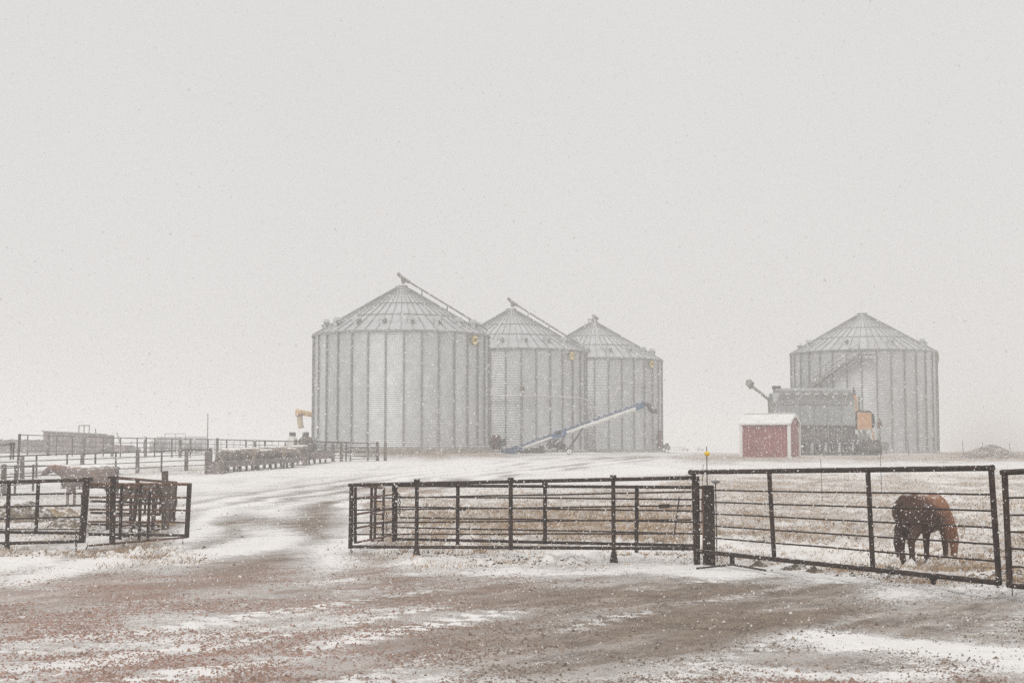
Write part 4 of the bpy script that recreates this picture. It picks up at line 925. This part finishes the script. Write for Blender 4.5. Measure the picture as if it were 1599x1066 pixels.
heap(180, 36, .9, .9, .30, 'snow spotted heap behind the rusty folded gate', 'haygrey', 15)
heap(255, 38, .6, .6, .25, 'small brown heap at the right end of the left gates', 'hay', 18)

for u_, v_, w_, lb, sd in ((1181, 23.8, .22, 'low snow dusted earth lump behind the right gate, nearest the timber post', 31), (1238, 23.2, .30, 'wide low earth lump behind the right gate at its second upright', 32), (1268, 22.6, .18, 'small earth lump right of the wide one behind the right gate', 33), (1385, 22.5, .25, 'earth lump near the horse behind the third upright of the right gate', 34)):
    heap(u_, v_, w_, w_ * .8, .15, lb, 'haygrey', sd)
    o = bpy.data.objects['hay_heap' if 'hay_heap' not in bpy.data.objects else max([k.name for k in bpy.data.objects if k.name.startswith('hay_heap')])]; o.name = 'earth_lump'; o['category'] = 'earth lump'; o['group'] = 'earth lumps behind the right gate'
heap(1548, 109, 2.9, 2.2, .82, 'low brown dirt pile on the right horizon beyond the pasture', 'soil', 41)
o = [k for k in bpy.data.objects if k.get('label', '').startswith('low brown dirt pile')][0]; o.name = 'dirt_pile'; o['category'] = 'dirt pile'; del o['group']
# ------------------------------------------------------------------ pipe gates near the camera
class Gate:
    def __init__(s, name, label, ua, da, ub, db, cat='gate', group='dark pipe gates'):
        s.ua, s.da, s.ub, s.db = ua, da, ub, db
        um = (ua + ub) / 2; s.t = thing(name, label, cat, Gd(um, s.d(um)), 0, group)
    def d(s, u):   # depth along a straight gate seen in perspective
        f = (u - s.ua) / (s.ub - s.ua); return 1 / ((1 - f) / s.da + f / s.db)
    def p(s, u, v, off=0): return P(u, v, s.d(u) + off)
    def rail(s, u0, v0, u1, v1, r=.05, m='pipe', nm='rail', off=0, ends=False):
        MB().tube(s.p(u0, v0, off), s.p(u1, v1, off), r, r, 12).build(nm, m, s.t, True)
    def rod(s, u0, v0, u1, v1, r=.017, m='pipe', off=0):
        n = 5; pts = [s.p(u0 + (u1 - u0) * i / n, v0 + (v1 - v0) * i / n + (random.uniform(-.35, .35) if 0 < i < n else 0), off) for i in range(n + 1)]
        MB().path(pts, r, 6).build('rod', m, s.t, True)
    def up(s, u0, v0, u1, v1, r=.045, m='pipe', foot=False, cap=False, off=0, ground=False):
        a = s.p(u0, v0, off); b = s.p(u1, v1, off)
        if foot or ground: b.z = gz(b.x, b.y) - (.02 if foot else .1)
        o = MB(); o.tube(a, b, r, r, 12); ob = o.build('upright', m, s.t, True)
        if foot: MB().tube(b + Vector((0, 0, .22)), b, r * 1.05, r * 2.3, 10).build('foot', m, ob).location = ob.location * 0 - s.t.location
        if cap: MB().box(a + Vector((0, 0, .0)), (r * 2.9, r * 2.9, .06)).build('cap', m, ob).location = -s.t.location
        return ob
def chain(s, u, v0, v1, m='pipe', off=0, r=.012):
    o = MB(); a = s.p(u, v0, off); b = s.p(u, v1, off); n = max(3, int((a - b).length / .045))
    for i in range(n):
        p = a.lerp(b, (i + .5) / n); h = (a - b).length / n * .62
        dx = Vector((.016, 0, 0)) if i % 2 else Vector((0, .016, 0))
        o.tube(p + dx - Vector((0, 0, h)), p + dx + Vector((0, 0, h)), r * .6, n=4); o.tube(p - dx - Vector((0, 0, h)), p - dx + Vector((0, 0, h)), r * .6, n=4)
    o.build('chain', m, s.t, True)
# centre, front
A = Gate('pipe_gate', 'long dark pipe gate in the centre, front one of the pair, with footed uprights', 545, 28.2, 1085, 24.5)
A.rail(545, 757, 1081, 745.5, .035); A.rail(546, 853, 1090, 856, .032)
A.rod(549, 778, 1079, 767.5); A.rod(549, 796, 1079, 789); A.rod(549, 816, 1079, 811); A.rod(549, 834, 1079, 832.5)
A.up(549, 755, 547, 856, .042); A.up(651, 750, 650.5, 868, .037, foot=True, cap=True); A.up(797.5, 748, 797.5, 858, .04, cap=True); A.up(957.5, 744, 958.5, 873, .037, foot=True, cap=True)
chain(A, 549, 857, 864); chain(A, 552.5, 778, 845)
MB().bar(A.p(1030, 790.3), A.p(1044, 789.5), .07).build('latch', 'pipe', A.t, True); MB().bar(A.p(582, 795.5), A.p(592, 795.3), .07).build('latch', 'pipe', A.t, True); MB().bar(A.p(718, 794), A.p(726, 793.9), .07).build('latch', 'pipe', A.t, True)
# centre, rear
B = Gate('pipe_gate', 'shorter pipe gate folded close behind the long centre gate', 616, 28.1, 1100, 24.75)
B.rail(618, 757.5, 1100, 760.5, .029); B.rail(619, 841, 1092, 851.5, .029)
B.rod(620, 775.5, 1098, 779.5); B.rod(620, 791, 1098, 797.5); B.rod(620, 807.5, 1098, 815); B.rod(620, 823, 1098, 833)
B.up(616.5, 755, 616, 845, .056); B.up(715, 756, 714.5, 850, .036, cap=True); B.up(851, 755, 851, 849, .036, cap=True); B.up(994.5, 757, 994, 862, .036)
MB().add([B.p(620, 767), B.p(628, 776), B.p(620, 778), B.p(620, 767, .06), B.p(628, 776, .06), B.p(620, 778, .06)], [(0, 1, 2), (5, 4, 3), (0, 3, 4, 1), (1, 4, 5, 2), (2, 5, 3, 0)]).build('hinge_plate', 'pipe', B.t, True)
chain(B, 624, 779, 805)
# short perpendicular panel
C = Gate('pipe_gate', 'short rusty gate panel set crosswise at the left end of the centre gates', 555, 28.6, 612, 31.6)
for v0, v1 in ((778, 772), (802.5, 793), (824, 813), (846.5, 835)): C.rail(557, v0, 612, v1, .022, 'rust', 'rod')
C.up(555, 760, 555, 848, .032); C.up(580.5, 759, 579, 842, .03); C.up(586.5, 759, 585, 841, .03); C.up(599.5, 762, 597.5, 843, .028)
C.rail(556, 757, 600, 762, .024, 'rust'); C.rail(580, 781, 599, 783, .018, 'rust', 'rod'); C.rail(580, 802, 599, 803, .018, 'rust', 'rod'); C.rail(580, 823, 599, 823, .018, 'rust', 'rod'); C.rail(580, 844, 599, 843.5, .018, 'rust', 'rod')
chain(C, 603.5, 800, 830)
# right
Dg = Gate('pipe_gate', 'tall dark pipe gate on the right through which the horse is seen', 1080, 24.4, 1556, 18.2)
Dg.rail(1079, 737, 1549, 730.5, .038); Dg.rail(1088, 860, 1562, 909.5, .037)
for (a, b_) in ((765, 772), (783.6, 797.5), (802, 823.5), (820.8, 849.5), (839.5, 875.5)): Dg.rod(1114, a, 1552, b_, .0145)
Dg.up(1083, 737, 1086, 800, .038); Dg.up(1201, 736, 1209, 873, .036); Dg.up(1355, 734, 1363, 885, .036); Dg.up(1547.5, 731, 1560, 908, .039)
for u, v in ((1079, 737), (1549, 730.5)): MB().tube(Dg.p(u - 1.5, v, -.0), Dg.p(u + 1.5, v, 0), .045, .045, 12).build('end_cap', 'pipe', Dg.t, True)
MB().bar(Dg.p(1143, 866), Dg.p(1143.5, 880), .07).build('prop_leg', 'pipe', Dg.t, True)
b_ = Dg.p(1445, 899); MB().add([Dg.p(1447, 899), Dg.p(1467, 901), Dg.p(1457.5, 911), Dg.p(1447, 899, .07), Dg.p(1467, 901, .07), Dg.p(1457.5, 911, .07)], [(0, 1, 2), (5, 4, 3), (0, 3, 4, 1), (1, 4, 5, 2), (2, 5, 3, 0)]).build('caster_bracket', 'pipe', Dg.t, True)
w = Dg.p(1457.5, 911, .04); w.z = P(1457.5, 909, w.y).z; MB().tube(w + Vector((0, -.02, 0)), w + Vector((0, .03, 0)), .03, .03, 12).build('caster_wheel', 'black', Dg.t, True)
# hinge posts
t = thing('gate_post', 'thick dark steel gatepost where the centre gates hang beside the timber post', 'gate post', Gd(1088, 24.3)); o = Gd(1088, 24.3)
MB().bar(P(1085, 756, 24.3), o + Vector((-.02, 0, -.1)), .11, .1).build('square_tube', 'pipe', t, True); MB().bar(P(1088.8, 743.5, 24.25), P(1090.3, 863, 24.25), .065, .06).build('hinge_tube', 'pipe', t, True); MB().bar(P(1086, 768, 24.2), P(1087, 800, 24.2), .14, .06).build('hinge_plate', 'pipe', t, True)
t = thing('gate_post', 'square dark timber post with a rusty edge and a marker rod on top', 'gate post', Gd(1105, 24.15)); b0 = Gd(1105, 24.15)
MB().bar(P(1105.5, 758.5, 24.15), b0 + Vector((0, 0, -.2)), .185, .185).build('timber', 'creo', t, True)
m = MB(); m.bar(P(1098, 760, 24.06), P(1097.5, 868, 24.06), .014, .014); m.build('angle_iron', 'rust', t, True); MB().bar(P(1099, 758.5, 24.1), P(1113, 758.5, 24.1), .12, .03).build('top_plate', 'pipe', t, True)
t = thing('marker_rod', 'thin dark rod with a yellow knob standing on the timber post', 'marker rod', P(1104.3, 757, 24.2)); MB().tube(P(1104.3, 757, 24.2), P(1103.4, 697, 24.2), .010, .007, 6).build('rod', 'pipe', t, True)
c = P(1104, 708, 24.2); MB().lathe([(0, .042), (.025, .035), (.045, .01), (.042, -.02), (.02, -.04), (0, -.04)], 12, c).box(c + Vector((.03, 0, -.012)), (.04, .03, .025)).build('insulator', 'insul', t, True)
t = thing('prop_rod', 'long thin rod lying aslant on snow at the foot of the timber post', 'rod', Gd(1130, 23.0)); g1, g2, g3 = Gd(1085, 23.2, .03), P(1143, 880, Dg.d(1143)), Gd(1192, 22.3, .06); MB().path([g1, g2 + Vector((0, 0, -.01)), g3], .018, 6).build('rod', 'fpipe', t, True)
t = thing('post_feeder', 'small flat grey disc on a thin stake just right of the timber post', 'stake', Gd(1117, 25.5)); m = MB(); m.tube(Gd(1117, 25.5), P(1117.3, 753, 25.5), .011, .011, 6); m.build('stake', 'fpipe', t, True)
MB().lathe([(0, .03), (.10, -.005), (.02, -.05), (0, -.05)], 16, P(1117.3, 751, 25.5)).build('disc', 'dull', t, True)
E = Gate('pipe_gate', 'dark pipe gate cut by the right edge of the picture', 1566, 18.05, 1660, 17.2)
E.rail(1564, 737.5, 1660, 733, .037); E.rail(1574, 913, 1660, 921, .036)
for a, b_ in ((777, 776), (804, 804), (830, 831.5), (856, 859.5), (884, 888)): E.rod(1572, a, 1660, b_, .0145)
E.up(1568.5, 736, 1577, 914, .040); MB().bar(E.p(1574, 850), E.p(1581.5, 856.5), .03).build('latch_tongue', 'pipe', E.t, True); E.up(1579, 856, 1581, 930, .006)
# left
L1 = Gate('pipe_gate', 'dark pipe gate cut by the left edge, in front of the pen of cattle', -70, 28.2, 135, 28.6)
L1.rail(-70, 754, 133, 749, .037); L1.rail(-70, 850, 133, 844.5, .034)
for a, b_ in ((773, 770), (792, 788.5), (811.5, 806.5)): L1.rod(-70, a, 131, b_, .02)
L1.up(14, 752, 10.5, 866, .042, foot=True); L1.up(60, 751, 56, 833, .038, off=.7)
MB().tube(L1.p(-70, 829, .7), L1.p(131, 832, .7), .033, .033, 10).build('rail', 'pipe', L1.t, True)
L1.rod(-70, 826, 131, 826, .014, off=.3); chain(L1, 119, 828, 864)
t = thing('gate_post', 'thick dark gatepost between the two left gates', 'gate post', Gd(134.5, 28.5)); MB().tube(P(135.5, 748, 28.5), Gd(133, 28.5) + Vector((0, 0, .22)), .072, .072, 12).tube(P(130, 770, 28.45), P(129.5, 845, 28.45), .045, .045, 8).build('shaft', 'pipe', t, True)
MB().box(P(135.5, 748, 28.5), (.2, .2, .08)).build('cap', 'pipe', t, True); MB().tube(P(137, 851, 28.45), Gd(137, 28.45), .012, .012, 6).build('drop_pin', 'pipe', t, True)
L2 = Gate('pipe_gate', 'rusty brown gate right of the thick left gatepost, its free end in the snow', 137, 28.5, 294, 31.8)
L2.rail(139, 756, 296, 755.8, .031, 'rust'); L2.rail(139, 833.5, 291, 835.5, .030, 'pipe'); L2.rail(139, 851.5, 292, 838.5, .02, 'rust', 'brace')
for a, b_ in ((776, 776.5), (795, 796.5), (814, 815.5)): L2.rod(139, a, 292, b_, .024, 'rust')
L2.up(296, 754, 291.5, 839, .055); L2.up(177, 745, 175, 850, .062, cap=True); L2.up(190.5, 756, 187.5, 842, .036); L2.up(220, 757, 217, 843, .034); L2.up(234, 764, 230.5, 843, .034)
L2.up(285.5, 838, 285.5, 853, .01, ground=True)
L3 = Gate('pipe_gate', 'rust red gate slanting away behind the folded left gates', 178, 31, 275, 40)
L3.rail(179, 745.5, 275, 753, .034, 'rust'); L3.rail(179, 840, 272, 822, .028, 'pipe'); L3.rail(172, 757, 256, 766, .03, 'rust')
for a, b_ in ((771, 773), (789, 785), (806, 798), (823, 810)): L3.rod(172, a, 274, b_, .026, 'rust')
L3.up(215, 749, 207, 830, .05); L3.up(246, 757, 238, 826, .05); L3.up(274, 753, 269, 825, .06); L3.up(267, 756, 265, 818, .04); L3.up(251, 765, 250, 800, .03); L3.up(228, 763, 226, 800, .03)
L4 = Gate('pipe_gate', 'dark close barred gate standing behind the rust red slanting gate', 140, 35, 250, 37)
for v in (760, 782, 800, 818): L4.rail(142, v, 250, v + 3, .03)
L4.up(168, 758, 168, 838, .04); L4.up(205, 760, 203, 836, .04); L4.up(240, 762, 238, 830, .04)
t = thing('fence_post', 'leaning weathered wood post behind the free end of the left gates', 'fence post', Gd(259, 37)); MB().tube(P(257.5, 735, 37), Gd(262, 37), .085, .10, 10).build('shaft', 'wood', t, True)
t = thing('fence_post', 'slim plank post beside the leaning wood post at the left gates', 'fence post', Gd(268, 38)); MB().bar(P(270, 760, 38), Gd(266, 38), .14, .1).build('shaft', 'wood', t, True)

# ------------------------------------------------------------------ stakes in the pasture and horizon
def stake(u, D, vt, label, r=.018, ut=None):
    g = Gd(u, D); t = thing('thin_stake', label, 'stake', g, 0, 'thin stakes in the pasture'); MB().tube(g, P(ut or u, vt, D), r, r * .8, 6).build('rod', 'fpipe', t, True)
stake(1374, 62, 690, 'thin stake before the lone right bin, left of its seams', .014); stake(1281.5, 55, 716, 'short thin stake in front of the grain dryer', .014)
stake(1417.5, 115, 686, 'stake against the lower right of the lone bin', .03); stake(1502.5, 120, 687, 'stake left of the dirt pile on the right horizon', .025); stake(1534, 125, 690, 'stake just over the dirt pile on the right horizon', .025); stake(1576, 125, 692, 'stake at the right end of the horizon', .025)
stake(1050, 33, 774, 'leaning dark rod seen through the right end of the centre gates', .022, 1061); stake(1092, 36, 724, 'thin leaning twig just left of the yellow knobbed rod', .010, 1098)
# ------------------------------------------------------------------ stuff: dry grass, stones, clods, falling snow
def attr_mat(name, rough=.95, translucent=0):
    m = bpy.data.materials.new(name); m.use_nodes = True; n = m.node_tree.nodes; a = n.new('ShaderNodeAttribute'); a.attribute_name = 'tint'
    m.node_tree.links.new(a.outputs['Color'], n['Principled BSDF'].inputs['Base Color']); n['Principled BSDF'].inputs['Roughness'].default_value = rough; n['Principled BSDF'].inputs['Specular IOR Level'].default_value = .2; return m
def gheight(x, y):   # height of the finished ground mesh
    ys = gY[:, 0]; i = np.clip(np.searchsorted(ys, y) - 1, 0, nr - 2); fy = (y - ys[i]) / (ys[i + 1] - ys[i])
    us = gX[300] / max(ys[300] + 6, 12); uu = x / np.maximum(y + 6, 12); j = np.clip(np.searchsorted(us, uu) - 1, 0, nc - 2); fx = (uu - us[j]) / (us[j + 1] - us[j])
    return (gZ[i, j] * (1 - fx) + gZ[i, j + 1] * fx) * (1 - fy) + (gZ[i + 1, j] * (1 - fx) + gZ[i + 1, j + 1] * fx) * fy
def scatter(n, ymin, ymax, p=1.4, wid=.42):
    y = 1 / (rng.uniform((1 / ymax) ** p, (1 / ymin) ** p, n)) ** (1 / p); x = rng.uniform(-wid, wid, n) * (y + 3); return x, y
def grass():
    x, y = scatter(520000, 20, 112, 1.1); z = gheight(x, y); s, g, r_, u, v = cover(x, y, hz(x, y))
    cl = fbm(x * .9, y * 1.3, 4, 91)
    keep = rng.random(len(x)) < np.clip(g * 1.3 - .12, 0, 1) * np.clip((cl - .47) * 9, 0.03, 1) * np.clip(1.15 - s, .12, 1)
    x, y, z, g, u, v = x[keep][:60000], y[keep][:60000], z[keep][:60000], g[keep][:60000], u[keep][:60000], v[keep][:60000]; n = len(x)
    h = rng.uniform(.015, .07, n) * (1 + .5 * (v > 790) * (v < 845) * (u > 640) * (u < 1100)) * (1 + y / 90); w = .0035 * (1 + y / 12)
    a = rng.uniform(0, 6.28, n); ln = rng.normal(0, .6, n) * h + .25 * h; l2 = rng.normal(0, .5, n) * h
    b0 = np.stack([x - w * np.cos(a), y - w * np.sin(a), z - .01], 1); b1 = np.stack([x + w * np.cos(a), y + w * np.sin(a), z - .01], 1)
    tp = np.stack([x + ln, y + l2, z + h], 1)
    Vv = np.stack([b0, b1, tp], 1).reshape(-1, 3); f = np.arange(3 * n).reshape(-1, 3)
    k = rng.random(n)[:, None]; tan = np.array([.58, .41, .25]); gy = np.array([.22, .175, .14]); c = tan * k + gy * (1 - k); c = np.concatenate([c, np.ones((n, 1))], 1)
    o = bpy.data.objects.new('dry_grass', np_mesh('dry_grass', Vv, f, [attr_mat('dry_grass')], dict(tint=np.repeat(c, 3, 0)), 3)); COL.objects.link(o); o['kind'] = 'stuff'; o['label'] = 'short dry tan grass poking through the snow'; o['category'] = 'grass'
grass()
OCT = np.array([[1, 0, -.25], [-1, 0, -.25], [0, 1, -.25], [0, -1, -.25], [0, 0, 1]], float); OF = np.array([[0, 2, 4], [2, 1, 4], [1, 3, 4], [3, 0, 4]])   # the buried underside is left out
def blobs(name, label, cat, x, y, z, sz, cols, m):
    n = len(x); sc = sz[:, None] * rng.uniform(.6, 1.3, (n, 3)); sc[:, 2] *= .75; a = rng.uniform(0, 6.28, n); c, s = np.cos(a), np.sin(a)
    V_ = OCT[None] * sc[:, None, :] + rng.normal(0, .18, (n, 5, 3)) * sz[:, None, None]
    X = V_[:, :, 0] * c[:, None] - V_[:, :, 1] * s[:, None]; Y = V_[:, :, 0] * s[:, None] + V_[:, :, 1] * c[:, None]
    V_ = np.stack([X + x[:, None], Y + y[:, None], V_[:, :, 2] + z[:, None]], -1).reshape(-1, 3)
    f = (OF[None] + 5 * np.arange(n)[:, None, None]).reshape(-1, 3)
    o = bpy.data.objects.new(name, np_mesh(name, V_, f, [m], dict(tint=np.repeat(np.concatenate([cols, np.ones((n, 1))], 1), 5, 0)), 3)); COL.objects.link(o); o['kind'] = 'stuff'; o['label'] = label; o['category'] = cat
def stones():
    x, y = scatter(420000, 9.5, 30, 1.5); z = gheight(x, y); s, g, r_, u, v = cover(x, y, hz(x, y)); cl = fbm(x * 1.3, y * 1.3, 3, 95)
    keep = (rng.random(len(x)) < np.clip(.28 + r_ * .8, 0, 1) * np.clip((cl - .38) * 5, .12, 1) * np.clip(1.5 - 1.5 * s, .12, 1)) & (v > 886)
    x, y, z, r_ = x[keep][:135000], y[keep][:135000], z[keep][:135000], r_[keep][:135000]; n = len(x); k = rng.random(n)[:, None]
    rr_ = np.clip(r_ * 1.3, 0, 1)[:, None]; c = (np.array([.46, .30, .245]) * k + np.array([.24, .16, .13]) * (1 - k)) * rr_ + (np.array([.36, .30, .25]) * k + np.array([.12, .09, .07]) * (1 - k)) * (1 - rr_)
    blobs('gravel_stones', 'loose reddish gravel stones scattered on the road', 'gravel', x, y, z, rng.uniform(.005, .017, n) * (1 + (rng.random(n) > .93) * .9), c, attr_mat('gravel_stone'))
    x, y = scatter(60000, 17, 60, 1.2); z = gheight(x, y); s, g, r_, u, v = cover(x, y, hz(x, y)); cl = fbm(x * .9, y * .9, 3, 97)
    keep = (rng.random(len(x)) < np.clip((g - .15) * (cl - .45) * 4, 0, 1)) & (v < 890 + np.clip((u - 1100) / 400, 0, 1) * 30); x, y, z = x[keep][:7000], y[keep][:7000], z[keep][:7000]; n = len(x); k = rng.random(n)[:, None]
    blobs('earth_clods', 'frozen earth clods trampled up along the gates and pasture', 'earth clods', x, y, z, rng.uniform(.015, .045, n), np.array([.18, .14, .11]) * k + np.array([.09, .07, .06]) * (1 - k), attr_mat('earth_clod'))
stones()
def snowfall():
    n = 520000; d = (rng.uniform(5.0 ** 1.9, 60.0 ** 1.9, n)) ** (1 / 1.9); x = rng.uniform(-.44, .44, n) * (d + 1.5); z = EYE + rng.uniform(-.24, .40, n) * (d + .6)
    k = z > np.maximum(hz(x, d), -1) + .02; x, d, z = x[k], d[k], z[k]; n = len(x)
    sz = np.clip(rng.lognormal(math.log(.0062), .42, n), .003, .014) * np.clip(.34 + d / 27, 0, 1.25)      # clumped plates, thin like real flakes
    A_ = rng.normal(0, 1, (n, 3)); A_ /= np.linalg.norm(A_, axis=1)[:, None]; B_ = np.cross(A_, rng.normal(0, 1, (n, 3))); B_ /= np.linalg.norm(B_, axis=1)[:, None]; N_ = np.cross(A_, B_)
    k4 = rng.uniform(.7, 1.2, (n, 4)); V_ = np.stack([A_ * k4[:, :1] + N_ * .1, B_ * k4[:, 1:2], -A_ * k4[:, 2:3] + N_ * .1, -B_ * k4[:, 3:]], 1) * sz[:, None, None]
    V_ = (V_ + np.stack([x, d, z], 1)[:, None, :]).reshape(-1, 3); TF = np.array([[0, 1, 3], [2, 3, 1]]); f = (TF[None] + 4 * np.arange(n)[:, None, None]).reshape(-1, 3)
    m = bpy.data.materials.new('snowflake'); m.use_nodes = True; nn = m.node_tree.nodes; nn.clear(); o_ = nn.new('ShaderNodeOutputMaterial'); a = nn.new('ShaderNodeBsdfDiffuse'); b = nn.new('ShaderNodeBsdfTranslucent'); x_ = nn.new('ShaderNodeMixShader')
    a.inputs[0].default_value = (.985, .985, .985, 1); b.inputs[0].default_value = (.985, .985, .985, 1); x_.inputs[0].default_value = .58
    m.node_tree.links.new(a.outputs[0], x_.inputs[1]); m.node_tree.links.new(b.outputs[0], x_.inputs[2]); m.node_tree.links.new(x_.outputs[0], o_.inputs[0])
    o = bpy.data.objects.new('falling_snow', np_mesh('falling_snow', V_, f, [m], None, 3)); COL.objects.link(o); o['kind'] = 'stuff'; o['label'] = 'small white snowflakes driven through the air'; o['category'] = 'snowflakes'
snowfall()
# ------------------------------------------------------------------ air full of snow
m = bpy.data.materials.new('haze'); m.use_nodes = True; nn = m.node_tree.nodes; nn.remove(nn['Principled BSDF']); pv = nn.new('ShaderNodeVolumePrincipled')
pv.inputs['Color'].default_value = (.985, .985, .985, 1); pv.inputs['Density'].default_value = .0030; pv.inputs['Anisotropy'].default_value = 0
m.node_tree.links.new(pv.outputs[0], nn['Material Output'].inputs['Volume'])
h = MB().box((0, 600, 5.5), (10600, 1440, 26)).build('haze', m); h['kind'] = 'stuff'; h['label'] = 'pale air full of blowing snow'; h['category'] = 'haze'
